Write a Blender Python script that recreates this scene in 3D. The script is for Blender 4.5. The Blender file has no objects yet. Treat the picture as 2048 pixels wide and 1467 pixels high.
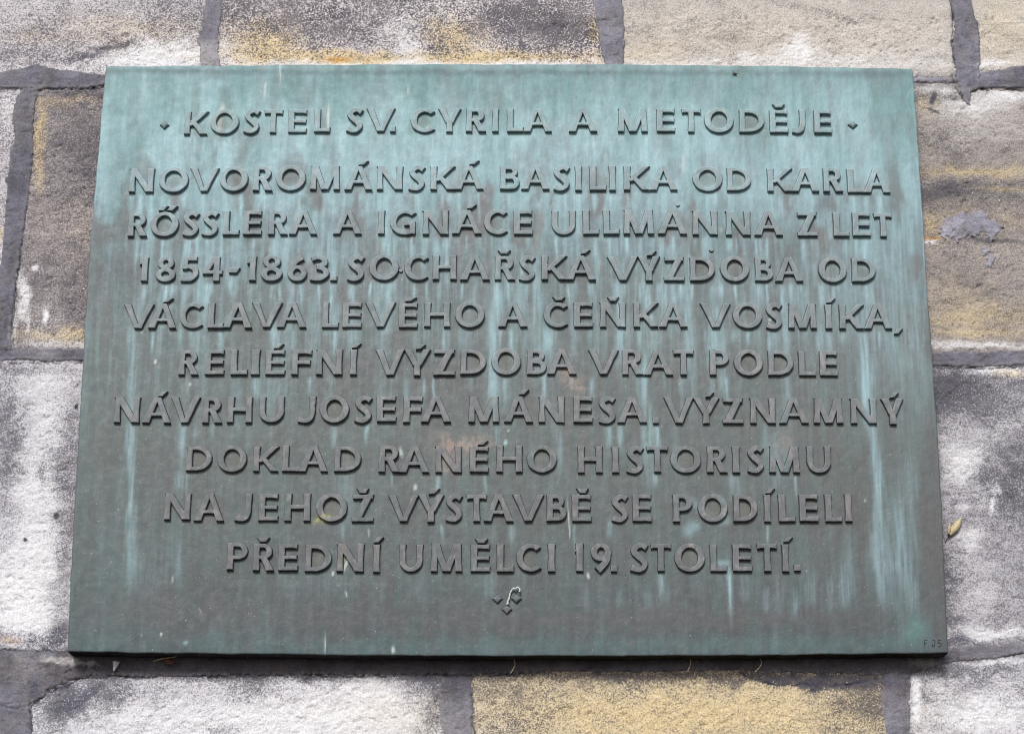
import bpy, math, random
import numpy as np
from mathutils import Vector, Matrix
from mathutils.geometry import delaunay_2d_cdt

random.seed(7)
R = math.radians
SC = bpy.context.scene
COL = SC.collection
ZC = 2.6            # height of the plaque's centre above ground level, metres
PY = -0.034         # y of the plaque's front face; the wall face is y = 0
# ------------------------------------------------------------------ camera
CAM = [0.002609, -2.459486, 1.798057, 0.310085, -0.000681, -0.001629]
cd = bpy.data.cameras.new('camera'); cam = bpy.data.objects.new('camera', cd); COL.objects.link(cam)
SC.camera = cam
cd.sensor_width = 36; cd.lens = 36*4300/2048; cd.clip_start = .05; cd.clip_end = 200
_a, _b, _c = CAM[3:6]
_M = (Matrix.Rotation(_b, 4, 'Z') @ Matrix.Rotation(_a, 4, 'X') @ Matrix.Rotation(_c, 4, 'Y'))
cam.matrix_world = Matrix.Translation(CAM[:3]) @ _M @ Matrix.Rotation(R(90), 4, 'X')
# ------------------------------------------------------------------ sky and sun (soft, bright overcast)
SUN_EL, SUN_ROT = R(33), R(190)
w = bpy.data.worlds.new('World'); SC.world = w; w.use_nodes = True
nt = w.node_tree; nt.nodes.clear()
sky = nt.nodes.new('ShaderNodeTexSky'); sky.sky_type = 'NISHITA'; sky.sun_disc = False
sky.sun_elevation = SUN_EL; sky.sun_rotation = SUN_ROT; sky.air_density = .7; sky.dust_density = 2; sky.ozone_density = 1
bg = nt.nodes.new('ShaderNodeBackground'); bg.inputs[1].default_value = .062
wo = nt.nodes.new('ShaderNodeOutputWorld'); nt.links.new(sky.outputs[0], bg.inputs[0]); nt.links.new(bg.outputs[0], wo.inputs[0])
sd = bpy.data.lights.new('sun', 'SUN'); sd.energy = 1.5; sd.angle = R(16); sd.color = (1, .99, .975)
so = bpy.data.objects.new('sun', sd); COL.objects.link(so)
_d = Vector((math.sin(SUN_ROT)*math.cos(SUN_EL), math.cos(SUN_ROT)*math.cos(SUN_EL), math.sin(SUN_EL)))
so.rotation_euler = _d.to_track_quat('Z', 'Y').to_euler(); so.location = _d*6
SC.view_settings.view_transform = 'Standard'; SC.view_settings.look = 'None'
SC.view_settings.exposure = .97; SC.view_settings.gamma = 1
SC.cycles.max_bounces = 5; SC.cycles.diffuse_bounces = 2; SC.cycles.filter_width = 1.0

# ------------------------------------------------------------------ survey of the wall and the plaque (millimetres, x and z from the plaque's centre)
LETTERS = [(0, '<', -428.1, -417.9, 280.6, 290.6), (0, 'K', -398.0, -369.9, 272.6, 302.4), (0, 'O', -367.0, -331.8, 273.2, 304.6),
(0, 'S', -324.9, -306.8, 274.2, 305.1), (0, 'T', -300.8, -278.2, 274.8, 304.8), (0, 'E', -270.6, -248.1, 275.2, 305.2),
(0, 'L', -238.6, -219.5, 275.8, 306.0), (0, 'S', -198.7, -180.4, 275.5, 307.1), (0, 'V', -174.7, -140.6, 276.7, 307.2),
(0, '.', -145.8, -139.3, 276.0, 283.2), (0, 'C', -120.7, -91.4, 275.7, 307.0), (0, 'Y', -86.3, -59.6, 276.1, 307.0),
(0, 'R', -52.4, -28.4, 276.6, 307.1), (0, 'I', -20.5, -12.9, 276.6, 306.8), (0, 'L', -1.7, 17.4, 276.7, 306.8),
(0, 'A', 17.7, 52.7, 276.7, 307.6), (0, 'A', 73.6, 108.3, 276.8, 307.4), (0, 'M', 133.8, 170.0, 277.0, 307.5),
(0, 'E', 181.7, 203.9, 277.2, 307.2), (0, 'T', 212.3, 235.4, 276.8, 307.3), (0, 'O', 240.3, 275.7, 276.1, 307.7),
(0, 'D', 283.2, 313.3, 276.6, 306.4), (0, 'E', 320.5, 342.7, 276.3, 305.7, 'v', 324.6, 338.8, 309.0, 313.7), (0, 'J', 347.6, 364.1, 275.2, 306.8),
(0, 'E', 374.9, 396.1, 275.7, 305.8), (0, '<', 416.9, 427.6, 282.9, 292.8), (1, 'N', -461.5, -432.0, 196.0, 226.5),
(1, 'O', -426.0, -390.1, 196.1, 227.8), (1, 'V', -387.5, -353.2, 197.2, 227.2), (1, 'O', -351.8, -317.5, 197.6, 229.0),
(1, 'R', -310.9, -287.2, 198.1, 229.5), (1, 'O', -283.3, -247.3, 198.5, 230.6), (1, 'M', -241.7, -205.7, 199.6, 230.3),
(1, 'A', -199.9, -165.7, 199.2, 230.1, '/', -183.3, -171.1, 231.5, 237.2), (1, 'N', -160.3, -129.3, 199.8, 230.1), (1, 'S', -121.1, -103.1, 199.2, 230.9),
(1, 'K', -94.8, -66.1, 199.9, 230.3), (1, 'A', -66.1, -30.7, 200.3, 230.7, '/', -48.1, -36.4, 232.5, 238.3), (1, 'B', -10.4, 12.8, 200.4, 230.4),
(1, 'A', 15.2, 49.6, 200.5, 231.2), (1, 'S', 54.9, 73.2, 199.2, 230.9), (1, 'I', 80.6, 88.7, 199.2, 230.6),
(1, 'L', 98.8, 118.4, 199.6, 231.0), (1, 'I', 122.2, 130.1, 199.3, 231.0), (1, 'K', 140.4, 171.2, 199.9, 230.9),
(1, 'A', 171.3, 205.0, 199.8, 230.8), (1, 'O', 224.1, 259.7, 198.8, 230.2), (1, 'D', 265.8, 294.7, 199.2, 228.9),
(1, 'K', 315.0, 344.3, 198.6, 228.5), (1, 'A', 344.0, 377.3, 198.5, 228.9), (1, 'R', 383.0, 406.3, 198.1, 228.9),
(1, 'L', 412.3, 432.6, 197.3, 227.8), (1, 'A', 431.5, 463.7, 197.0, 228.2), (2, 'R', -459.4, -436.7, 138.6, 168.3),
(2, 'O', -432.7, -399.0, 138.6, 169.3, '"', -423.9, -401.4, 171.4, 177.7), (2, 'S', -393.0, -375.2, 139.4, 170.0), (2, 'S', -369.9, -351.7, 139.8, 170.4),
(2, 'L', -344.9, -325.7, 140.4, 171.2), (2, 'E', -320.7, -298.5, 140.9, 171.2), (2, 'R', -290.1, -266.9, 141.0, 171.6),
(2, 'A', -265.3, -231.3, 141.4, 172.0), (2, 'A', -211.9, -177.4, 141.9, 172.2), (2, 'I', -157.8, -150.0, 141.9, 172.2),
(2, 'G', -143.5, -112.7, 141.3, 173.0), (2, 'N', -103.7, -73.0, 141.7, 172.5), (2, 'A', -68.1, -32.8, 142.3, 172.6, '/', -50.6, -39.2, 174.9, 180.1),
(2, 'C', -29.7, -1.8, 141.9, 173.6), (2, 'E', 6.5, 28.7, 141.9, 172.9), (2, 'U', 52.6, 80.5, 141.7, 172.3),
(2, 'L', 90.2, 109.0, 142.3, 173.1), (2, 'L', 114.8, 133.6, 142.3, 173.1), (2, 'M', 138.8, 175.4, 142.6, 173.6),
(2, 'A', 180.3, 215.4, 142.7, 173.6), (2, 'N', 222.4, 252.3, 142.0, 172.7), (2, 'N', 262.5, 292.0, 141.4, 172.1),
(2, 'A', 296.8, 331.3, 141.2, 171.8), (2, 'Z', 349.1, 372.9, 140.6, 171.2), (2, 'L', 392.8, 411.4, 140.3, 170.6),
(2, 'E', 415.8, 437.3, 140.7, 170.6), (2, 'T', 441.5, 463.5, 139.9, 170.0), (3, '1', -443.0, -432.4, 80.9, 111.1),
(3, '8', -423.2, -399.9, 80.6, 111.7), (3, '5', -392.7, -372.6, 81.0, 111.9), (3, '4', -367.0, -343.3, 81.1, 112.0),
(3, '-', -336.5, -322.5, 91.7, 98.1), (3, '1', -314.0, -302.9, 81.9, 112.7), (3, '8', -296.9, -271.9, 81.6, 113.8),
(3, '6', -265.1, -242.1, 81.6, 112.9), (3, '3', -237.8, -215.9, 82.0, 113.6), (3, '.', -214.1, -206.0, 82.1, 88.0),
(3, 'S', -193.0, -174.0, 82.1, 113.7), (3, 'O', -166.9, -132.1, 82.9, 115.1), (3, 'C', -125.2, -96.7, 82.9, 114.9),
(3, 'H', -90.7, -63.0, 83.7, 114.1), (3, 'A', -58.2, -22.5, 83.2, 114.7), (3, 'R', -16.1, 7.7, 83.5, 113.7, 'v', -12.5, 2.0, 116.5, 121.1),
(3, 'S', 13.3, 31.0, 82.9, 113.8), (3, 'K', 39.9, 69.6, 83.8, 114.2), (3, 'A', 69.1, 104.5, 83.5, 114.2, '/', 86.8, 97.8, 116.7, 121.8),
(3, 'V', 119.0, 155.3, 83.1, 113.0), (3, 'Y', 155.5, 181.7, 82.5, 113.7, '/', 166.0, 177.4, 114.4, 120.6), (3, 'Z', 186.7, 210.5, 82.9, 112.7),
(3, 'D', 218.0, 247.5, 82.9, 112.8), (3, 'O', 254.3, 288.6, 82.3, 113.6), (3, 'B', 296.2, 317.1, 82.7, 112.8),
(3, 'A', 319.8, 353.2, 82.3, 113.0), (3, 'O', 372.3, 405.7, 81.2, 112.4), (3, 'D', 412.2, 440.4, 81.9, 111.6),
(4, 'V', -458.5, -423.3, 21.2, 51.3), (4, 'A', -428.9, -395.4, 21.6, 52.4, '/', -412.2, -400.8, 53.8, 59.2), (4, 'C', -392.1, -364.5, 21.7, 53.0),
(4, 'L', -357.9, -339.5, 21.7, 52.9), (4, 'A', -339.9, -305.2, 22.1, 53.6), (4, 'V', -306.0, -270.4, 22.9, 53.7),
(4, 'A', -275.7, -240.6, 22.9, 54.1), (4, 'L', -221.8, -202.6, 22.8, 54.1), (4, 'E', -197.5, -174.9, 23.2, 53.9),
(4, 'V', -170.3, -134.9, 23.5, 54.3), (4, 'E', -130.6, -108.4, 23.0, 53.3, '/', -123.3, -110.1, 55.7, 60.8), (4, 'H', -100.0, -70.1, 23.9, 54.1),
(4, 'O', -63.4, -28.7, 23.3, 54.8), (4, 'A', -12.2, 22.5, 24.1, 55.3), (4, 'C', 42.1, 70.1, 23.7, 54.3, 'v', 52.9, 67.1, 57.1, 61.8),
(4, 'E', 78.3, 100.4, 24.3, 54.7), (4, 'N', 109.1, 139.5, 24.0, 54.8, 'v', 118.3, 131.5, 56.5, 61.9), (4, 'K', 149.5, 178.3, 24.2, 54.4),
(4, 'A', 179.3, 213.1, 24.1, 54.3), (4, 'V', 229.0, 264.3, 23.7, 53.7), (4, 'O', 267.5, 302.2, 23.1, 54.4),
(4, 'S', 307.5, 325.4, 22.7, 54.3), (4, 'M', 333.3, 367.2, 23.1, 53.6), (4, 'I', 377.5, 385.5, 22.5, 52.6, '/', 379.2, 390.4, 54.6, 60.8),
(4, 'K', 394.6, 423.0, 22.5, 52.7), (4, 'A', 423.5, 457.0, 22.6, 53.4), (4, ',', 458.8, 469.2, 16.2, 23.0),
(5, 'R', -389.7, -366.4, -36.5, -6.2), (5, 'E', -358.9, -336.3, -36.0, -5.8), (5, 'L', -328.0, -308.5, -36.1, -5.4),
(5, 'I', -304.6, -294.0, -36.1, -5.4), (5, 'E', -287.2, -264.2, -36.0, -6.0, '/', -278.3, -266.7, -4.0, 1.9), (5, 'F', -256.2, -233.3, -36.1, -5.6),
(5, 'N', -227.3, -196.8, -35.9, -4.9), (5, 'I', -187.3, -179.4, -35.8, -4.8, '/', -185.7, -175.1, -2.9, 2.9), (5, 'V', -156.8, -123.4, -36.4, -5.0),
(5, 'Y', -123.4, -92.7, -37.0, -5.0, '/', -109.9, -98.6, -4.5, 1.1), (5, 'Z', -88.8, -63.2, -36.3, -4.9), (5, 'D', -56.4, -26.7, -35.2, -4.9),
(5, 'O', -20.0, 14.5, -35.5, -3.4), (5, 'B', 22.1, 44.6, -35.1, -4.7), (5, 'A', 45.9, 80.4, -35.0, -4.0),
(5, 'V', 95.0, 130.0, -34.9, -4.9), (5, 'R', 135.0, 159.4, -35.2, -4.2), (5, 'A', 159.9, 194.6, -35.6, -4.4),
(5, 'T', 195.3, 219.1, -35.4, -4.7), (5, 'P', 238.7, 261.2, -35.3, -4.6), (5, 'O', 267.4, 301.3, -35.9, -4.6),
(5, 'D', 307.6, 337.3, -35.7, -5.5), (5, 'L', 344.1, 363.6, -36.1, -6.1), (5, 'E', 368.7, 389.6, -36.1, -6.0),
(6, 'N', -462.8, -433.4, -95.2, -64.5), (6, 'A', -429.7, -395.9, -95.7, -64.4, '/', -412.5, -401.8, -63.4, -57.3), (6, 'V', -396.7, -363.0, -95.6, -64.3),
(6, 'R', -358.9, -335.8, -95.5, -64.3), (6, 'H', -330.1, -301.5, -95.1, -64.2), (6, 'U', -292.4, -263.8, -94.7, -63.8),
(6, 'J', -247.7, -226.8, -95.3, -63.1), (6, 'O', -221.4, -187.4, -94.8, -62.7), (6, 'S', -180.0, -161.5, -94.4, -62.9),
(6, 'E', -154.2, -131.9, -93.5, -62.9), (6, 'F', -123.0, -101.0, -94.4, -63.2), (6, 'A', -102.3, -67.2, -94.0, -62.8),
(6, 'M', -46.9, -10.7, -93.9, -63.0), (6, 'A', -5.0, 29.1, -93.9, -62.6, '/', 12.6, 24.0, -60.6, -54.3), (6, 'N', 35.8, 65.8, -94.1, -62.9),
(6, 'E', 76.7, 98.9, -94.0, -63.1), (6, 'S', 106.9, 125.4, -94.7, -62.7), (6, 'A', 128.0, 163.1, -94.3, -63.0),
(6, '.', 169.8, 176.6, -94.9, -88.0), (6, 'V', 183.4, 217.4, -94.8, -63.9), (6, 'Y', 217.4, 247.7, -95.1, -63.8, '/', 232.0, 242.1, -62.8, -57.2),
(6, 'Z', 252.0, 276.1, -95.0, -64.3), (6, 'N', 284.3, 313.9, -94.6, -64.0), (6, 'A', 318.2, 352.8, -94.6, -64.0),
(6, 'M', 358.8, 393.3, -94.5, -64.2), (6, 'N', 402.4, 432.6, -94.7, -64.5), (6, 'Y', 438.9, 464.6, -95.7, -64.7, '/', 448.9, 459.5, -63.4, -57.3),
(7, 'D', -375.0, -345.8, -153.4, -124.3), (7, 'O', -339.3, -305.3, -154.7, -123.5), (7, 'K', -296.9, -268.0, -153.9, -124.4),
(7, 'L', -263.3, -242.2, -153.9, -123.1), (7, 'A', -244.6, -210.2, -154.2, -123.2), (7, 'D', -202.4, -171.9, -154.1, -124.3),
(7, 'R', -150.8, -126.1, -154.6, -123.0), (7, 'A', -127.2, -91.7, -154.9, -123.5), (7, 'N', -84.7, -54.5, -154.8, -123.4),
(7, 'E', -44.8, -23.0, -154.4, -124.3, '/', -36.0, -23.8, -122.3, -116.8), (7, 'H', -13.6, 16.1, -154.4, -122.9), (7, 'O', 22.0, 56.5, -154.6, -122.9),
(7, 'H', 81.7, 109.8, -154.9, -123.4), (7, 'I', 121.2, 129.5, -154.8, -124.0), (7, 'S', 138.7, 156.8, -155.1, -123.3),
(7, 'T', 161.8, 186.5, -154.1, -122.9), (7, 'O', 189.4, 224.7, -154.8, -122.9), (7, 'R', 232.1, 255.5, -154.4, -123.1),
(7, 'I', 261.3, 270.2, -154.7, -123.4), (7, 'S', 279.8, 297.3, -154.5, -123.0), (7, 'M', 304.3, 339.9, -154.4, -123.3),
(7, 'U', 348.8, 376.2, -154.5, -123.2), (8, 'N', -398.1, -368.1, -211.8, -181.1), (8, 'A', -363.6, -328.7, -213.4, -181.1),
(8, 'J', -316.8, -297.2, -213.9, -181.0), (8, 'E', -288.7, -266.3, -212.9, -181.3), (8, 'H', -258.6, -229.2, -213.2, -180.9),
(8, 'O', -222.2, -186.5, -213.7, -181.1), (8, 'Z', -181.1, -155.8, -213.7, -182.0, 'v', -175.5, -162.1, -180.4, -174.6), (8, 'V', -138.4, -104.1, -213.6, -182.9),
(8, 'Y', -104.1, -74.5, -214.5, -182.2, '/', -92.4, -79.6, -181.2, -174.8), (8, 'S', -71.6, -53.8, -213.2, -181.5), (8, 'T', -47.8, -25.0, -213.4, -181.5),
(8, 'A', -28.4, 6.5, -213.4, -181.1), (8, 'V', 5.2, 41.0, -213.0, -181.7), (8, 'B', 45.0, 67.3, -212.9, -181.8),
(8, 'E', 74.3, 96.5, -213.1, -181.9, 'v', 79.6, 92.9, -180.0, -174.2), (8, 'S', 120.7, 138.3, -213.4, -181.8), (8, 'E', 144.2, 166.4, -212.8, -181.1),
(8, 'P', 191.3, 213.5, -213.2, -181.2), (8, 'O', 220.1, 254.3, -213.3, -181.1), (8, 'D', 261.1, 288.6, -212.9, -181.8),
(8, 'I', 296.5, 304.1, -213.3, -181.2, '/', 298.4, 309.5, -179.9, -173.8), (8, 'L', 313.9, 332.9, -212.8, -181.0), (8, 'E', 337.6, 359.3, -212.6, -181.1),
(8, 'L', 367.7, 386.8, -212.7, -180.9), (8, 'I', 390.4, 398.7, -212.6, -180.3), (9, 'P', -322.9, -299.7, -270.6, -239.4),
(9, 'R', -292.8, -268.8, -271.8, -240.6, 'v', -289.0, -275.3, -238.1, -233.0), (9, 'E', -263.9, -241.6, -271.7, -240.9), (9, 'D', -233.1, -203.1, -272.6, -241.8),
(9, 'N', -196.9, -166.1, -272.6, -240.4), (9, 'I', -155.3, -147.1, -273.1, -241.2, '/', -155.0, -143.8, -239.1, -232.4), (9, 'U', -124.8, -98.1, -272.6, -240.9),
(9, 'M', -88.9, -52.7, -272.4, -240.2), (9, 'E', -42.7, -20.7, -272.4, -241.1, 'v', -37.6, -23.7, -239.2, -234.1), (9, 'L', -12.4, 6.6, -272.6, -240.4),
(9, 'C', 9.9, 37.7, -272.3, -240.4), (9, 'I', 45.8, 54.3, -272.5, -240.0), (9, '1', 77.1, 87.0, -272.1, -239.3),
(9, '9', 95.3, 118.4, -272.0, -239.6), (9, '.', 118.3, 125.2, -272.2, -265.1), (9, 'S', 141.1, 160.6, -272.0, -239.2),
(9, 'T', 164.4, 187.6, -271.6, -239.5), (9, 'O', 191.6, 226.3, -272.0, -239.7), (9, 'L', 232.9, 251.6, -271.6, -240.0),
(9, 'E', 258.6, 280.5, -271.4, -240.2), (9, 'T', 287.1, 309.8, -271.5, -239.5), (9, 'I', 315.1, 323.0, -271.8, -240.1, '/', 317.6, 328.2, -237.3, -231.6),
(9, '.', 328.8, 336.1, -271.0, -263.9), (10, '<', -17.3, -6.5, -309.0, -298.6), (10, '<', 4.4, 15.3, -308.7, -298.3),
(10, '<', -6.4, 4.4, -321.2, -310.8), ]
OUTLINE = [(-499.7, 365.2), (-370.9, 366.8), (-197.3, 368.5), (-0.1, 369.3), (174.8, 369.0), (336.1, 367.6), (500.3, 364.6), (501.6, 288.2), (501.7, 202.1), (501.7, 85.5), (503.0, -15.4), (503.9, -101.8), (503.4, -198.3), (501.9, -281.0), (500.3, -364.3), (388.8, -366.5), (275.2, -367.8), (133.1, -368.6), (-0.3, -368.9), (-122.4, -368.5), (-292.8, -367.1), (-406.5, -366.1), (-500.3, -364.9), (-502.1, -282.8), (-503.2, -194.2), (-504.0, -97.6), (-504.5, -6.1), (-505.0, 109.2), (-503.3, 200.0), (-501.8, 286.1)]
STONES = {
 'A1': [(-890.5, 690.3), (-388.5, 691.5), (-377.6, 474.7), (-379.5, 432.5), (-374.3, 370.1), (-450.4, 361.6), (-528.9, 362.9), (-591.5, 361.3), (-638.3, 359.2), (-857.7, 358.7)],
 'A2': [(-385.9, 691.5), (126.2, 692.6), (123.6, 475.8), (129.4, 433.6), (131.6, 357.4), (-373.6, 356.3), (-375.8, 404.7), (-376.4, 446.5)],
 'A3': [(128.8, 692.6), (583.2, 693.7), (571.7, 476.7), (575.4, 434.6), (572.4, 366.6), (133.0, 364.3)],
 'A4': [(585.8, 693.7), (899.0, 694.4), (867.9, 371.3), (584.9, 366.6), (578.1, 406.7), (574.2, 476.7)],
 'B0': [(-857.7, 358.7), (-603.7, 357.2), (-603.6, 267.4), (-608.1, 200.6), (-610.7, 134.8), (-608.9, 3.0), (-822.4, 2.5)],
 'B1': [(-600.6, 357.2), (-74.1, 360.4), (-70.4, 2.1), (-605.8, 2.3), (-603.5, 70.0), (-601.9, 200.6), (-602.4, 294.4)],
 'B2': [(-70.9, 360.4), (867.3, 364.4), (832.4, 1.3), (-67.3, -1.7)],
 'C1': [(-822.2, 0.6), (-190.6, -0.0), (-181.7, -362.8), (-786.1, -363.9)],
 'C2': [(-187.6, -0.7), (832.1, -1.2), (798.7, -349.5), (544.4, -355.7), (-178.9, -362.8)],
 'D0': [(-782.7, -398.5), (-563.7, -415.3), (-549.6, -610.7), (-761.7, -611.1)],
 'D1': [(-560.1, -418.2), (-530.6, -396.9), (-468.4, -383.6), (-342.2, -379.3), (-59.5, -378.8), (-59.6, -609.9), (-546.3, -610.7)],
 'D2': [(-57.2, -378.8), (106.0, -376.8), (278.6, -374.7), (445.2, -376.8), (433.0, -609.1), (-57.3, -609.9)],
 'D3': [(448.7, -376.8), (486.0, -368.6), (567.1, -360.3), (798.7, -349.5), (773.7, -608.6), (436.3, -609.1)],
}
JOINTS = {
 'J1': (2.5, 1.15, [(-396.3, 691.4), (-373.5, 691.5), (-364.3, 474.7), (-364.7, 439.6), (-366.3, 404.7), (-361.7, 370.1), (-385.6, 370.0), (-392.6, 415.1), (-389.0, 446.5), (-385.9, 474.6)]),
 'J2': (2.5, 1.15, [(104.7, 692.6), (143.8, 692.7), (143.9, 475.8), (145.9, 433.7), (145.0, 371.2), (121.7, 371.1), (117.0, 398.8), (112.4, 433.6), (104.5, 475.7)]),
 'J3': (3.5, 1.15, [(566.9, 693.6), (598.1, 693.7), (586.9, 476.8), (592.9, 441.6), (595.1, 417.2), (592.0, 379.0), (591.6, 352.8), (579.4, 348.7), (576.3, 329.5), (567.2, 334.3), (561.0, 365.2), (558.9, 392.8), (557.5, 410.1), (563.6, 427.6), (561.9, 452.1), (558.3, 476.7)]),
 'J4': (2.5, 0.95, [(-859.7, 379.4), (-639.4, 373.0), (-608.5, 379.9), (-593.1, 384.8), (-570.6, 377.9), (-545.3, 375.2), (-507.3, 369.8), (-450.6, 366.5), (-450.0, 354.8), (-505.2, 354.7), (-537.4, 349.1), (-562.5, 350.4), (-587.5, 349.0), (-612.6, 350.3), (-637.7, 350.3), (-856.5, 347.1)]),
 'J5': (3.0, 0.82, [(-607.7, 351.7), (-616.4, 341.4), (-618.3, 324.3), (-622.2, 309.3), (-615.8, 298.5), (-614.6, 274.1), (-619.2, 268.0), (-616.9, 253.9), (-622.8, 225.2), (-618.5, 207.9), (-621.7, 176.8), (-619.1, 149.8), (-620.8, 123.0), (-624.9, 95.7), (-630.1, 44.3), (-630.2, 6.1), (-597.1, 6.1), (-598.8, 22.0), (-597.7, 48.2), (-599.0, 74.5), (-597.1, 98.4), (-596.3, 129.6), (-593.0, 170.2), (-590.9, 201.3), (-588.4, 254.0), (-592.1, 298.5), (-591.1, 329.1), (-586.4, 351.7)]),
 'J6': (2.2, 0.95, [(-823.4, 12.0), (-618.6, 12.4), (-597.4, 9.9), (-558.1, 8.8), (-511.1, 7.6), (-431.7, 7.7), (-430.9, -7.5), (-510.2, -7.6), (-550.9, -8.9), (-587.1, -7.8), (-611.1, -7.8), (-821.2, -10.1)]),
 'J7': (2.2, 0.95, [(411.3, 6.2), (512.4, 5.8), (567.9, 6.5), (621.0, 8.5), (833.2, 10.2), (831.5, -8.2), (619.7, -10.5), (566.6, -13.7), (511.4, -11.9), (410.5, -10.9)]),
 'J8': (1.6, 1.45, [(428.2, 369.7), (508.5, 368.5), (563.1, 367.9), (564.5, 360.3), (508.0, 360.2), (427.7, 360.1)]),
 'J8b': (3.0, 0.95, [(585.4, 374.2), (607.7, 378.4), (623.7, 381.8), (647.8, 384.7), (869.4, 386.5), (866.1, 352.1), (645.5, 353.0), (609.1, 352.9), (584.0, 351.5)]),
 'J10': (1.6, 0.9, [(-786.8, -356.9), (-585.1, -357.7), (-507.4, -357.6), (-9.0, -357.9), (504.0, -355.8), (521.6, -351.1), (544.7, -349.9), (595.8, -346.3), (799.5, -340.7), (797.8, -358.2), (594.9, -358.6), (558.1, -366.2), (508.9, -370.3), (462.1, -383.7), (427.6, -384.9), (307.1, -382.2), (266.9, -379.4), (106.0, -382.6), (48.5, -380.9), (-8.9, -385.6), (-77.8, -384.6), (-181.2, -385.9), (-296.0, -385.0), (-364.8, -388.6), (-468.1, -388.8), (-502.3, -392.3), (-524.6, -402.1), (-532.4, -412.4), (-546.3, -419.3), (-780.6, -419.7)]),
 'J11': (1.2, 0.9, [(-584.4, -406.8), (-544.5, -412.4), (-540.5, -453.4), (-527.3, -610.7), (-566.4, -610.8), (-580.3, -453.5)]),
 'J12': (0.9, 1.0, [(-75.0, -380.0), (-37.7, -379.9), (-40.3, -408.7), (-37.4, -425.8), (-40.0, -452.6), (-38.9, -609.9), (-80.8, -610.0), (-74.2, -452.6), (-78.6, -414.5)]),
 'J13': (0.9, 1.1, [(427.9, -379.1), (463.5, -379.0), (460.5, -413.6), (459.5, -451.7), (450.8, -609.1), (417.3, -609.2), (428.8, -451.8)]),
 'S1': (1.6, 1.7, [(515.7, 145.5), (528.6, 156.7), (532.8, 176.4), (548.5, 181.8), (558.0, 186.4), (573.7, 191.1), (597.3, 176.6), (605.9, 166.7), (593.3, 153.5), (590.1, 142.4), (587.5, 158.1), (571.7, 159.4), (562.3, 156.8), (549.1, 142.3), (538.6, 150.2), (528.3, 151.5)]),
 'S2': (1.6, 1.7, [(571.2, 104.6), (578.7, 117.6), (590.1, 132.6), (593.7, 122.8), (586.8, 111.1), (575.3, 102.0)]),
 'S3': (1.4, 2.0, [(580.1, 139.1), (584.6, 141.1), (584.5, 130.6), (580.7, 129.3)]),
}
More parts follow.
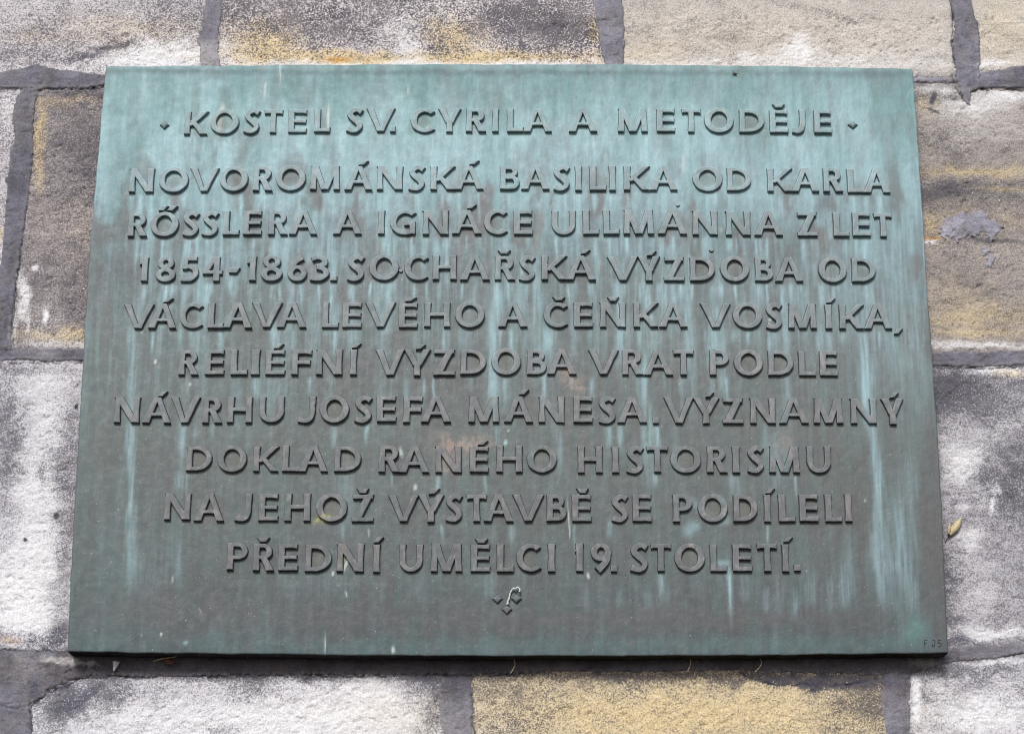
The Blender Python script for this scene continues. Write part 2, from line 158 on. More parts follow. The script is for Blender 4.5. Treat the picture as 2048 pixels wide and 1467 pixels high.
WALL_STAINS = [(-439.4, 392.0, 81.8, 20.9, 8.0, 'W', 1.4), (-118.3, 384.4, 257.8, 7.6, 0.0, 'W', 1.2), (366.8, 407.6, 24.0, 18.1, 0.0, 'W', 1.0),
(340.9, 388.9, 220.3, 11.0, 0.0, 'W', 0.55), (291.8, 427.0, 265.5, 49.1, 0.0, 'O', 0.12), (177.6, 405.8, 56.8, 20.9, 0.0, 'O', 0.2),
(-307.9, 410.4, 47.3, 29.3, 0.0, 'O', 0.9), (-71.6, 424.8, 37.9, 25.2, -20.0, 'O', 0.8), (-200.3, 395.3, 176.2, 7.7, 0.0, 'O', 0.9),
(-5.2, 395.7, 132.3, 9.1, 0.0, 'O', 0.9), (108.6, 432.2, 8.8, 14.0, 0.0, 'O', 0.9), (-212.9, 391.8, 18.9, 2.8, 0.0, 'R', 0.9),
(-473.0, 430.9, 94.8, 21.0, 0.0, 'O', 0.35), (-601.8, 419.5, 31.6, 8.4, 0.0, 'O', 0.25), (-264.9, 446.8, 107.6, 42.2, 0.0, 'S', 0.28),
(39.0, 440.4, 95.0, 31.6, 0.0, 'S', 0.34), (-94.1, 461.2, 38.0, 21.1, 0.0, 'W', 0.3), (-130.1, 412.1, 20.2, 42.0, 25.0, 'W', 0.6),
(394.2, 458.7, 95.2, 5.0, -14.0, 'S', 0.25), (341.8, 413.1, 126.2, 3.5, -8.0, 'S', 0.12), (555.1, 392.8, 37.8, 13.8, 0.0, 'S', 0.15),
(-423.9, 460.5, 44.4, 28.2, 0.0, 'S', 0.22), (-546.3, 390.4, 37.8, 5.6, 6.0, 'S', 0.35), (-515.5, 401.6, 18.9, 5.5, 32.0, 'S', 0.4),
(-487.7, 411.4, 25.2, 4.2, 14.0, 'S', 0.3), (-465.6, 410.0, 13.9, 3.5, -10.0, 'S', 0.2), (-603.4, 397.2, 56.7, 8.4, 0.0, 'S', 0.15),
(627.3, 434.7, 31.6, 42.1, 0.0, 'O', 0.25), (608.4, 389.4, 28.4, 5.6, 10.0, 'W', 0.7), (-632.9, 328.4, 18.7, 20.5, 0.0, 'W', 0.5),
(-626.6, 267.4, 12.4, 54.2, 0.0, 'S', -0.1), (-616.1, 141.3, 11.0, 32.8, 0.0, 'W', 0.4), (-621.9, 154.4, 4.9, 9.2, 0.0, 'O', 0.9),
(-582.7, 297.9, 7.4, 32.6, 3.0, 'O', 0.9), (-583.0, 247.3, 6.2, 40.4, 6.0, 'O', 0.7), (-590.0, 76.4, 7.2, 35.6, 8.0, 'W', 0.9),
(-597.1, 31.6, 6.0, 21.7, 0.0, 'W', 0.7), (-541.1, 24.0, 57.3, 9.0, 0.0, 'O', 0.8), (-537.3, 12.6, 45.1, 3.8, 0.0, 'W', 0.5),
(-543.3, 343.6, 43.8, 6.9, 0.0, 'S', 0.2), (-555.1, 331.9, 43.8, 6.9, 4.0, 'O', 0.5), (-515.5, 247.4, 27.8, 54.0, 0.0, 'S', 0.22),
(-525.6, 161.1, 36.8, 39.6, 0.0, 'O', 0.12), (-545.2, 86.2, 36.5, 25.9, 0.0, 'S', 0.12), (-559.1, 48.9, 3.7, 7.7, 0.0, 'W', 1.6),
(-577.3, 110.7, 4.9, 3.3, 0.0, 'W', 1.3), (-579.5, 38.0, 2.5, 16.6, 0.0, 'W', 0.6), (-553.8, -185.8, 24.7, 204.7, 0.0, 'W', 0.7),
(-563.8, -293.3, 43.6, 56.4, 0.0, 'W', 1.1), (-567.4, -31.7, 65.9, 18.9, 0.0, 'W', 0.3), (-527.0, -118.6, 15.4, 55.7, 0.0, 'S', 0.22),
(-518.3, -251.8, 14.0, 114.8, 0.0, 'S', 0.34), (-550.4, -149.3, 4.7, 18.4, 0.0, 'S', 0.35), (-601.3, -75.4, 17.9, 46.8, 0.0, 'S', 0.25),
(-592.9, -134.1, 14.8, 37.0, 0.0, 'S', 0.25), (-586.3, -19.1, 90.0, 7.6, 0.0, 'S', 0.3), (-554.4, -344.9, 63.5, 15.2, 0.0, 'N', 1.0),
(-574.4, -347.2, 14.4, 4.6, 0.0, 'R', 0.4), (-571.4, -145.0, 8.3, 4.8, 0.0, 'S', 0.3), (-530.5, -199.6, 2.3, 3.0, 0.0, 'H', 1.5),
(-565.0, -226.7, 2.3, 2.3, 0.0, 'H', 1.3), (-514.3, -66.0, 2.4, 2.5, 0.0, 'H', 1.3), (-245.3, -443.3, 216.6, 35.4, 0.0, 'W', 0.95),
(-163.3, -414.6, 62.9, 22.9, 0.0, 'W', 0.75), (-495.1, -415.2, 68.7, 25.8, 12.0, 'S', 0.5), (-489.9, -406.6, 45.8, 17.2, 12.0, 'N', 0.45),
(-284.0, -400.5, 40.1, 19.6, 0.0, 'S', 0.2), (-68.8, -420.2, 34.3, 51.8, 0.0, 'S', 0.42), (-89.1, -403.0, 17.2, 34.5, 0.0, 'S', 0.25),
(420.4, -413.6, 17.2, 40.3, 0.0, 'S', 0.3), (-307.5, -386.2, 229.7, 5.8, 0.0, 'S', 0.4), (-339.4, -443.5, 6.9, 22.8, 0.0, 'S', 0.1),
(-322.0, -450.2, 28.5, 5.6, 0.0, 'S', 0.3), (-515.2, -369.8, 23.0, 4.1, -6.0, 'W', 1.6), (-486.3, -372.6, 17.3, 2.3, -8.0, 'W', 1.2),
(-560.0, -386.6, 28.7, 17.3, 0.0, 'S', 0.1), (-541.6, -403.8, 8.0, 14.9, 0.0, 'N', 1.0), (480.1, -370.3, 23.0, 5.2, 0.0, 'W', 0.7),
(174.0, -431.2, 245.5, 34.4, 0.0, 'O', 0.9), (19.8, -437.1, 57.0, 21.6, 0.0, 'S', 0.3), (192.1, -385.3, 247.0, 5.8, 0.0, 'S', 0.4),
(278.0, -393.8, 149.1, 5.8, 0.0, 'S', 0.2), (358.4, -391.9, 80.3, 7.5, 0.0, 'N', 1.5), (-8.9, -402.9, 51.6, 17.3, 0.0, 'S', 0.25),
(253.7, -436.7, 62.8, 17.1, 0.0, 'O', 0.4), (391.3, -425.1, 45.7, 34.4, 0.0, 'S', 0.3), (413.3, -442.2, 34.2, 11.4, 0.0, 'O', 0.4),
(539.5, -430.6, 68.6, 25.8, 0.0, 'W', 0.95), (467.3, -413.5, 4.6, 25.8, 0.0, 'W', 1.3), (508.4, -379.0, 80.5, 10.4, 0.0, 'S', 0.35),
(451.0, -376.2, 34.5, 5.8, 0.0, 'S', 0.3), (566.6, -368.5, 34.5, 3.5, 6.0, 'W', 0.9), (517.6, -29.6, 35.9, 18.9, 0.0, 'S', 0.2),
(546.0, -54.6, 47.8, 37.7, 0.0, 'S', 0.25), (516.1, -54.6, 17.9, 37.6, 0.0, 'S', 0.2), (544.1, -131.9, 26.6, 18.4, 20.0, 'W', 0.75),
(527.2, -116.6, 17.8, 37.1, 0.0, 'W', 0.35), (593.4, -147.2, 35.5, 43.0, 0.0, 'S', 0.3), (579.3, -91.8, 35.8, 8.7, 20.0, 'W', 0.4),
(590.4, -16.8, 42.0, 6.3, 0.0, 'W', 0.9), (605.2, -20.0, 24.0, 5.7, 0.0, 'O', 0.5), (560.1, -336.5, 52.0, 8.2, 0.0, 'W', 0.8),
(537.3, -285.5, 46.5, 35.7, 0.0, 'W', 0.3), (570.2, -183.7, 3.0, 12.1, -10.0, 'W', 1.0), (541.5, -219.9, 12.8, 9.6, 0.0, 'W', 0.7),
(534.7, -186.8, 5.9, 4.9, 0.0, 'W', 0.7), (555.9, -177.7, 9.4, 12.2, 0.0, 'W', 0.3), (574.6, -162.4, 5.9, 6.1, 0.0, 'W', 0.6),
(543.4, -234.9, 8.2, 6.0, 0.0, 'W', 0.7), (515.3, -312.0, 11.6, 47.2, 0.0, 'S', 0.2), (530.6, -345.9, 28.8, 5.3, 0.0, 'N', 0.7),
(515.1, -267.7, 14.6, 29.8, 0.0, 'S', 0.2), (576.2, 327.5, 46.9, 12.3, 0.0, 'W', 0.85), (627.3, 343.3, 37.6, 8.2, 0.0, 'W', 1.0),
(540.1, 351.4, 34.5, 8.2, 0.0, 'W', 0.75), (554.9, 337.7, 15.7, 8.2, 0.0, 'S', 0.3), (520.0, 328.7, 11.3, 9.6, 0.0, 'O', 0.5),
(530.6, 339.0, 2.5, 7.5, -20.0, 'H', 0.7), (530.9, 322.6, 7.5, 2.1, -20.0, 'H', 0.6), (586.6, 295.5, 68.5, 17.7, 0.0, 'W', 0.25),
(576.8, 239.6, 74.3, 8.1, 2.0, 'O', 0.8), (541.9, 276.5, 31.1, 20.3, 0.0, 'S', 0.12), (568.9, 212.9, 80.2, 12.0, 3.0, 'S', 0.3),
(537.5, 202.9, 30.8, 26.6, 0.0, 'S', 0.2), (578.9, 176.5, 55.3, 13.2, 0.0, 'O', 0.4), (522.0, 169.8, 9.2, 14.5, 0.0, 'O', 0.9),
(519.1, 151.4, 11.0, 3.3, 0.0, 'R', 0.8), (515.8, 147.5, 8.6, 2.6, 0.0, 'W', 1.0), (595.5, 149.0, 42.9, 3.2, -4.0, 'S', 0.4),
(606.3, 217.7, 30.8, 2.6, 0.0, 'O', 0.8), (545.2, 78.7, 36.5, 19.4, 0.0, 'O', 0.3), (567.7, 98.1, 30.5, 26.0, 0.0, 'S', 0.15),
(570.5, 46.6, 72.6, 19.3, 0.0, 'O', 0.55), (566.3, 28.7, 66.4, 5.1, 0.0, 'O', 0.5), (534.2, 46.5, 36.3, 7.7, 0.0, 'O', 0.3),
(565.3, 14.1, 72.4, 4.5, 0.0, 'W', 0.8), (517.2, 14.6, 12.0, 5.1, 0.0, 'W', 0.4), (530.8, 91.6, 18.3, 38.9, 0.0, 'S', 0.1),
]
PLATE_STAINS = [(-372.6, 336.9, 8.6, 40.8, 0.0, 'C', 0.5), (-363.6, 343.7, 24.7, 5.4, 0.0, 'C', 0.6), (-389.4, 45.7, 5.9, 328.5, 1.0, 'C', 0.1),
(-352.7, 233.2, 11.0, 39.9, 0.0, 'C', 0.95), (-313.3, 239.9, 9.8, 26.6, 0.0, 'C', 0.35), (-439.2, 252.9, 12.2, 40.1, 0.0, 'C', 0.35),
(-370.6, 197.0, 5.5, 39.5, 0.0, 'C', 0.5), (-341.1, 174.2, 7.3, 26.1, 0.0, 'C', 0.4), (-363.2, 125.5, 5.5, 29.1, 0.0, 'C', 1.0),
(-429.8, 109.3, 4.8, 58.2, 2.0, 'C', 0.55), (-388.8, 119.0, 4.2, 24.6, 0.0, 'C', 0.8), (-347.3, 122.3, 3.6, 25.9, 0.0, 'C', 0.9),
(-326.9, 122.4, 5.5, 32.3, 0.0, 'C', 0.55), (-266.4, 116.1, 4.2, 38.7, 0.0, 'C', 0.7), (-218.6, 129.0, 13.3, 38.9, 0.0, 'C', 0.6),
(-261.3, 52.2, 4.2, 31.8, 0.0, 'C', 0.5), (-370.0, 77.4, 3.6, 25.6, 0.0, 'C', 0.7), (-445.1, 26.6, 4.7, 38.0, 0.0, 'C', 0.4),
(-443.2, -29.7, 6.5, 81.6, 1.0, 'C', 0.5), (-439.5, -127.9, 4.6, 67.3, 2.0, 'C', 0.85), (-436.0, -212.0, 4.0, 53.9, 1.0, 'C', 0.7),
(-433.7, -265.1, 8.1, 47.2, 0.0, 'C', 0.35), (-212.9, 74.6, 4.8, 28.7, 0.0, 'C', 0.7), (-208.2, 33.4, 8.4, 18.9, 0.0, 'C', 0.8),
(-191.3, 122.6, 7.3, 32.4, 0.0, 'C', 0.4), (-280.7, 11.2, 3.6, 18.9, 0.0, 'C', 0.9), (-276.0, -4.4, 9.5, 25.1, 0.0, 'C', 0.35),
(-210.4, -60.2, 4.8, 37.2, 0.0, 'C', 0.4), (-381.1, -115.6, 3.6, 27.4, 0.0, 'C', 0.9), (-382.5, -97.3, 7.0, 24.5, 0.0, 'C', 0.2),
(-284.1, -60.3, 11.8, 18.5, 0.0, 'C', 0.45), (-279.6, -103.2, 3.5, 24.4, 0.0, 'C', 0.45), (-189.4, -187.7, 10.4, 48.2, 0.0, 'C', 0.3),
(-269.5, -54.1, 8.2, 37.2, 0.0, 'C', 0.25), (-382.2, -164.0, 4.6, 15.0, 0.0, 'C', 0.55), (-380.5, -259.1, 4.1, 26.5, 4.0, 'C', 0.5),
(-411.2, -276.8, 23.0, 41.2, 0.0, 'C', 0.18), (-460.0, -276.9, 14.4, 70.8, 0.0, 'T', 0.1), (-436.6, -334.9, 62.7, 34.7, 0.0, 'T', 0.15),
(-147.6, 200.7, 18.3, 39.6, 0.0, 'C', 0.35), (-142.0, 65.2, 5.4, 38.3, 0.0, 'C', 0.8), (-156.8, 58.8, 4.8, 31.8, 0.0, 'C', 0.55),
(-90.3, 240.4, 24.5, 19.9, 0.0, 'C', 0.3), (-16.2, 46.4, 5.4, 70.2, -1.0, 'C', 0.85), (-19.0, 2.3, 6.0, 56.8, 0.0, 'C', 0.8),
(-15.8, -47.4, 5.9, 37.2, 0.0, 'C', 0.55), (10.7, 59.1, 6.0, 25.5, 0.0, 'C', 0.3), (46.5, 27.6, 9.5, 37.9, 0.0, 'C', 0.6),
(43.3, -47.3, 3.5, 31.0, 0.0, 'C', 0.8), (40.4, -16.3, 7.1, 37.6, 0.0, 'C', 0.45), (59.5, -114.8, 3.5, 36.7, 5.0, 'C', 0.6),
(51.6, -175.2, 3.5, 36.1, 0.0, 'C', 0.3), (68.1, 149.0, 36.3, 26.0, 0.0, 'C', 0.3), (133.5, 65.7, 5.3, 38.3, 0.0, 'C', 0.8),
(169.3, 59.4, 4.2, 31.9, 0.0, 'C', 0.85), (187.2, 59.5, 12.0, 38.2, 0.0, 'C', 0.3), (135.6, 2.6, 8.3, 37.8, 0.0, 'C', 0.8),
(168.4, 9.0, 9.5, 25.1, 0.0, 'C', 0.55), (161.1, -65.6, 4.1, 55.8, -2.0, 'C', 1.0), (166.3, -102.4, 3.0, 30.6, -5.0, 'C', 0.9),
(158.6, -40.9, 8.3, 24.8, 0.0, 'C', 0.6), (198.1, -126.7, 5.8, 36.6, 0.0, 'C', 0.35), (165.6, -144.9, 7.0, 36.4, 0.0, 'C', 0.35),
(215.6, 46.8, 5.4, 96.0, 0.0, 'C', 0.85), (201.4, 162.3, 7.3, 39.2, 0.0, 'C', 0.5), (253.8, 85.1, 9.6, 38.4, 0.0, 'C', 0.5),
(244.9, 24.8, 4.8, 28.4, 0.0, 'C', 1.0), (242.4, -3.4, 7.1, 25.1, 0.0, 'C', 0.7), (256.5, -28.3, 7.1, 37.4, 0.0, 'C', 0.5),
(294.9, 59.7, 8.4, 38.2, 0.0, 'C', 0.45), (329.9, 34.4, 8.3, 44.4, 0.0, 'C', 0.45), (329.1, -65.3, 5.3, 30.9, 0.0, 'C', 0.35),
(317.6, -138.6, 12.9, 36.5, 0.0, 'C', 0.55), (377.1, 21.9, 8.3, 44.3, 0.0, 'C', 0.55), (373.4, -65.2, 5.3, 30.9, 0.0, 'C', 0.3),
(408.6, 59.9, 24.0, 70.4, 0.0, 'C', 0.35), (422.9, -15.6, 7.1, 69.2, 0.0, 'C', 0.9), (424.1, -52.8, 5.3, 49.7, 0.0, 'C', 0.8),
(428.1, -126.3, 5.3, 67.4, 1.0, 'C', 1.05), (428.5, -222.2, 7.0, 71.7, -1.0, 'C', 0.95), (430.4, -275.3, 9.2, 41.2, 0.0, 'C', 0.75),
(452.4, -239.9, 12.7, 71.4, 0.0, 'C', 0.7), (461.8, 47.3, 23.9, 102.5, 0.0, 'C', 0.5), (485.9, -2.9, 9.5, 82.0, 0.0, 'C', 0.5),
(469.8, -186.4, 8.2, 66.3, 0.0, 'C', 0.4), (461.1, -292.7, 8.0, 35.1, 0.0, 'C', 0.45), (254.7, -290.2, 2.9, 32.2, 0.0, 'C', 1.2),
(251.3, -210.7, 9.2, 7.1, 30.0, 'C', 0.9), (246.1, -186.8, 11.7, 4.7, -40.0, 'C', 0.7), (207.6, -219.7, 8.1, 8.3, 20.0, 'C', 0.8),
(219.9, -192.9, 17.4, 4.8, -40.0, 'C', 0.6), (216.4, -216.7, 4.6, 5.9, 0.0, 'C', 0.8), (247.0, -260.9, 8.0, 3.5, 0.0, 'C', 1.1),
(117.9, -222.8, 4.1, 11.9, -8.0, 'C', 0.7), (-23.5, -281.9, 11.5, 17.5, 0.0, 'C', 0.25), (-215.8, -282.3, 51.7, 17.6, 0.0, 'C', 0.14),
(65.4, -305.1, 68.7, 23.3, 0.0, 'T', 0.08), (464.4, -336.2, 14.8, 15.0, 0.0, 'T', 0.84), (446.5, -350.6, 34.2, 8.1, 0.0, 'T', 0.26),
(275.5, -356.6, 199.2, 10.3, 0.0, 'T', 0.23), (-65.7, -358.4, 170.6, 10.3, 0.0, 'T', 0.2), (-338.8, -354.9, 34.1, 10.4, 0.0, 'T', 0.2),
(-179.4, -358.6, 34.1, 9.2, 0.0, 'T', 0.13), (220.7, -275.6, 34.5, 23.4, 0.0, 'T', 0.08), (-73.0, 340.9, 259.7, 20.4, 0.0, 'T', 0.18),
(-246.0, 337.2, 123.6, 23.0, 0.0, 'T', 0.18), (198.9, 334.7, 185.4, 23.1, 0.0, 'T', 0.18), (478.9, 254.8, 24.5, 135.0, 0.0, 'T', 0.12),
(-472.2, 187.0, 18.2, 166.6, 0.0, 'T', 0.21), (-495.1, -128.0, 12.9, 250.0, 0.0, 'T', 0.12), (-475.4, -306.0, 11.4, 70.3, 0.0, 'T', 0.1),
(1.2, 358.1, 508.1, 4.0, 0.0, 'D', 0.6), (-426.3, 359.2, 74.4, 3.4, 0.0, 'D', 0.5), (447.1, 355.6, 55.8, 5.4, 0.0, 'D', 0.4),
(494.8, -126.1, 7.0, 55.0, 0.0, 'B', 0.7), (492.5, -245.8, 17.3, 89.4, 0.0, 'B', 0.8), (480.1, -210.3, 5.8, 35.9, 0.0, 'B', 0.5),
(403.7, -234.1, 34.6, 65.5, 0.0, 'B', 0.3), (337.9, -216.5, 57.9, 17.9, 0.0, 'B', 0.25), (-409.0, -317.5, 85.7, 23.2, 0.0, 'B', 0.45),
(-237.4, -323.0, 171.3, 13.9, 0.0, 'B', 0.3), (162.3, -325.2, 342.7, 12.8, 0.0, 'B', 0.55), (-461.0, 96.4, 36.1, 38.6, 0.0, 'B', 0.5),
(-408.8, 135.1, 18.1, 32.4, 0.0, 'B', 0.4), (-300.2, 135.3, 24.1, 26.0, 0.0, 'B', 0.3), (-82.1, 65.3, 35.9, 25.5, 0.0, 'B', 0.3),
(67.5, 59.2, 24.0, 25.5, 0.0, 'B', 0.3), (-254.6, 220.3, 36.6, 19.8, 0.0, 'B', 0.2), (-359.4, 246.5, 7.3, 17.2, 0.0, 'B', 0.35),
(-324.2, 253.2, 12.2, 24.0, 0.0, 'B', 0.3), (38.1, 253.9, 18.4, 17.3, 0.0, 'B', 0.2), (390.0, 182.2, 14.6, 15.7, 0.0, 'B', 0.7),
(456.8, 182.3, 18.2, 15.7, 0.0, 'B', 0.5), (438.9, 188.8, 14.6, 11.8, 0.0, 'B', 0.4), (225.0, 136.4, 13.3, 19.4, 0.0, 'B', 0.5),
(327.2, 123.7, 18.1, 23.2, 0.0, 'B', 0.5), (285.0, 123.6, 12.0, 19.4, 0.0, 'B', 0.4), (-98.5, -47.6, 70.9, 31.0, 0.0, 'B', 0.3),
(108.1, -59.6, 47.2, 24.8, 0.0, 'B', 0.3), (254.4, -102.2, 58.7, 24.5, 0.0, 'B', 0.3), (-53.6, -118.1, 29.3, 11.0, 0.0, 'K', 1.0),
(-65.1, -139.3, 17.5, 12.1, 0.0, 'K', 0.8), (-33.1, -121.1, 23.5, 6.1, 0.0, 'K', 0.5), (78.8, -44.2, 9.4, 16.2, 20.0, 'K', 0.8),
(67.0, -34.9, 9.5, 7.5, 0.0, 'K', 0.5), (324.2, -117.3, 8.3, 18.2, 0.0, 'K', 0.5), (161.1, 287.5, 73.7, 40.4, 0.0, 'C', 0.12),
(407.2, 294.7, 4.3, 33.7, 2.0, 'C', 0.8), (386.2, 234.8, 73.3, 39.8, 0.0, 'C', 0.3), (282.4, 234.6, 122.1, 26.5, 0.0, 'C', 0.3),
(111.3, 234.2, 152.7, 26.5, 0.0, 'C', 0.35), (-41.3, 227.3, 152.6, 26.5, 0.0, 'C', 0.3), (-194.0, 233.6, 73.3, 33.2, 0.0, 'C', 0.25),
(-355.3, 293.2, 3.7, 16.7, -8.0, 'P', 1.3), (-223.2, 296.8, 1.5, 17.5, 0.0, 'P', 1.5), (-301.4, 332.3, 1.1, 9.5, -3.0, 'P', 1.3),
(-283.7, 357.4, 0.7, 12.3, 4.0, 'P', 0.9), (-125.4, 334.0, 1.2, 5.5, 0.0, 'P', 1.2), (212.7, 234.4, 1.6, 10.6, 0.0, 'P', 1.3),
(-129.3, -363.1, 2.2, 3.5, 0.0, 'P', 1.2), (312.0, 34.4, 1.8, 1.9, 0.0, 'P', 1.0), (-435.7, 17.2, 1.5, 1.6, 0.0, 'P', 1.4),
(-418.9, -19.0, 1.2, 2.1, 0.0, 'P', 1.4), (-376.1, -46.9, 1.2, 1.9, 0.0, 'P', 1.2), (-2.0, -118.0, 2.3, 2.8, 0.0, 'C', 2.0),
(0.3, -102.7, 1.1, 1.2, 0.0, 'P', 1.3), (-395.0, -345.2, 1.0, 1.7, 0.0, 'P', 1.5), (-366.1, -354.9, 2.8, 2.3, 0.0, 'C', 1.2),
(-208.0, -354.6, 0.9, 12.6, 0.0, 'P', 0.8), (92.0, -275.9, 1.4, 3.0, 15.0, 'P', 1.5), (70.6, -211.0, 0.7, 17.9, 4.0, 'P', 1.2),
(-352.0, -316.3, 0.7, 4.7, 30.0, 'P', 0.5), (-385.1, -281.4, 0.8, 4.7, 0.0, 'P', 0.9), (-185.0, -296.8, 0.9, 3.5, 15.0, 'P', 1.2),
(-201.6, -274.1, 1.4, 1.8, 0.0, 'P', 1.8), (-160.7, -226.3, 1.1, 4.8, 8.0, 'P', 0.5), (-9.0, -305.2, 1.7, 1.7, 0.0, 'P', 0.5),
(-108.4, -172.5, 1.8, 3.6, -8.0, 'P', 0.9), (-215.0, -208.6, 8.1, 4.8, 20.0, 'L', 1.1), (-188.9, -255.8, 5.8, 9.4, 0.0, 'L', 0.55),
(-185.8, -264.6, 1.5, 7.0, -20.0, 'P', 1.6), (-124.8, -130.3, 1.7, 6.0, 10.0, 'P', 1.2), (414.6, -186.5, 1.2, 1.8, 0.0, 'P', 0.6),
(203.6, -269.8, 2.3, 4.7, 0.0, 'B', 0.5), (255.6, 149.4, 2.4, 3.9, 0.0, 'P', 0.4), (349.9, -207.5, 11.6, 1.2, 8.0, 'P', 0.3),
(359.0, 318.2, 5.5, 40.6, -2.0, 'C', 0.5), (254.8, -287.3, 4.0, 15.2, 0.0, 'C', 0.5), (273.0, -293.1, 5.2, 17.6, 0.0, 'C', 0.4),
(294.4, -304.7, 4.0, 12.9, 0.0, 'C', 0.5), (308.9, -298.8, 6.9, 19.8, 0.0, 'C', 0.4), (328.6, -307.5, 4.6, 15.1, 0.0, 'C', 0.5),
(347.5, -292.9, 6.9, 17.5, 0.0, 'C', 0.5), (368.9, -303.4, 5.1, 17.5, 0.0, 'C', 0.5), (386.4, -295.8, 6.3, 21.1, 0.0, 'C', 0.5),
(128.4, -299.1, 4.6, 12.8, 0.0, 'C', 0.3), (157.0, -304.9, 5.1, 15.1, 0.0, 'C', 0.3), (182.8, -301.9, 4.0, 13.9, 0.0, 'C', 0.3),
(393.6, -263.6, 8.1, 35.4, 0.0, 'C', 0.3), (88.3, -302.1, 5.7, 12.8, 0.0, 'C', 0.3), (-100.8, -293.7, 6.9, 15.1, 0.0, 'C', 0.2),
(-146.5, -299.6, 5.1, 11.6, 0.0, 'C', 0.2), ]
CRACKS = [([(-545.0, -421.0), (-530.8, -411.3), (-524.3, -405.5), (-504.7, -399.2), (-488.2, -387.6), (-468.2, -386.4), (-410.6, -389.8)], 0.9), ([(-603.2, -422.3), (-580.4, -421.1), (-563.0, -424.5), (-546.2, -419.9)], 0.9), ([(-619.8, -356.1), (-544.8, -358.2), (-507.2, -359.9)], 0.8), ([(-588.7, 348.3), (-537.4, 349.8), (-505.0, 351.2)], 0.8), ([(-362.0, -387.4), (-261.6, -386.1), (-181.1, -387.1), (-89.3, -385.8), (-31.9, -386.8), (48.5, -382.1)], 0.8), ([(-42.1, -407.5), (-39.1, -425.9), (-41.3, -437.3), (-37.2, -452.6), (-38.1, -482.5)], 1.0), ([(555.1, 372.0), (559.2, 356.9), (568.1, 337.7)], 0.9), ([(558.3, 476.7), (562.3, 448.6), (558.3, 413.6), (559.8, 385.9)], 0.8), ([(-508.6, -383.6), (-494.6, -377.8), (-489.0, -374.9), (-474.4, -379.5)], 0.7), ([(-546.5, -415.3), (-541.6, -453.5), (-538.7, -494.6)], 0.8), ([(590.2, 351.5), (621.6, 351.5), (652.9, 350.9), (740.6, 351.1)], 0.9), ([(-637.6, 348.9), (-607.6, 349.6)], 0.8), ([(512.5, -13.8), (560.4, -15.6), (620.7, -12.4)], 0.8), ([(-597.7, -10.9), (-550.8, -10.8), (-511.9, -9.5)], 0.8), ([(-595.7, 12.5), (-600.5, 44.3), (-597.6, 89.3), (-594.8, 134.8)], 0.7), ([(265.7, -382.3), (300.8, -395.5), (392.6, -396.5), (421.7, -388.3)], 0.8)]
NUBS = [(205.1, 180.8, 2.0), (244.5, 123.1, 2.6), (-129.6, 95.3, 2.2)]
MARK = (474.0, -357.4)
LEAF = (516.2, -221.4)
FLAKE = (-451.5, -382.1)
TWIG = (-388.4, -368.4)
GRASS = [(7.1, -374.4), (288.8, -372.2), (208.7, -371.2)]
THREAD = (0.1, -299.4)
BUG = (279.9, 356.6)

# ------------------------------------------------------------------ helpers
def lin(c):
    c = np.asarray(c, float)/255.
    return np.where(c <= .04045, c/12.92, ((c+.055)/1.055)**2.4)
GAIN = .58
_tab = np.random.RandomState(3).rand(16, 256, 256)
def vn(x, y, k=0):
    x = np.asarray(x, float)+1000.3; y = np.asarray(y, float)+1000.7
    xi = np.floor(x).astype(int); yi = np.floor(y).astype(int); fx = x-xi; fy = y-yi
    fx = fx*fx*(3-2*fx); fy = fy*fy*(3-2*fy); t = _tab[k % 16]
    g = lambda a, b: t[a & 255, b & 255]
    return (g(xi, yi)*(1-fx)+g(xi+1, yi)*fx)*(1-fy)+(g(xi, yi+1)*(1-fx)+g(xi+1, yi+1)*fx)*fy
def fbm(x, y, k=0, o=4):
    s = 0; a = 1; n = 0
    for i in range(o):
        s = s+a*vn(x*2**i, y*2**i, k+i); n += a; a *= .55
    return s/n
def sstep(a, b, x):
    t = np.clip((x-a)/(b-a), 0, 1); return t*t*(3-2*t)
def sdf(px, pz, poly):
    """signed distance, positive inside"""
    P = np.array(poly, float); best = np.full(px.shape, 1e9); ins = np.zeros(px.shape, bool)
    for i in range(len(P)):
        a = P[i]; b = P[(i+1) % len(P)]; e = b-a
        t = np.clip(((px-a[0])*e[0]+(pz-a[1])*e[1])/max(e@e, 1e-9), 0, 1)
        best = np.minimum(best, np.hypot(px-a[0]-t*e[0], pz-a[1]-t*e[1]))
        if a[1] != b[1]:
            c = ((a[1] > pz) != (b[1] > pz)) & (px < (b[0]-a[0])*(pz-a[1])/(b[1]-a[1])+a[0]); ins ^= c
    return np.where(ins, best, -best)
def mesh_np(name, V, F, attrs=None, smooth=True):
    me = bpy.data.meshes.new(name)
    me.vertices.add(len(V)); me.vertices.foreach_set('co', np.asarray(V, 'f').ravel())
    n = F.shape[1]
    me.loops.add(F.size); me.loops.foreach_set('vertex_index', F.astype('i').ravel())
    me.polygons.add(len(F)); me.polygons.foreach_set('loop_start', np.arange(0, F.size, n, dtype='i'))
    me.polygons.foreach_set('loop_total', np.full(len(F), n, 'i'))
    me.update(calc_edges=True)
    if smooth: me.polygons.foreach_set('use_smooth', np.ones(len(F), bool))
    for k, a in (attrs or {}).items():
        if a.ndim == 2:
            at = me.attributes.new(k, 'FLOAT_COLOR', 'POINT')
            at.data.foreach_set('color', np.concatenate([a, np.ones((len(a), 1))], 1).astype('f').ravel())
        else:
            at = me.attributes.new(k, 'FLOAT', 'POINT'); at.data.foreach_set('value', a.astype('f'))
    return me
def link(name, me, mat=None, parent=None, loc=None):
    o = bpy.data.objects.new(name, me); COL.objects.link(o)
    if mat: me.materials.append(mat)
    if parent: o.parent = parent
    if loc is not None: o.location = loc
    return o
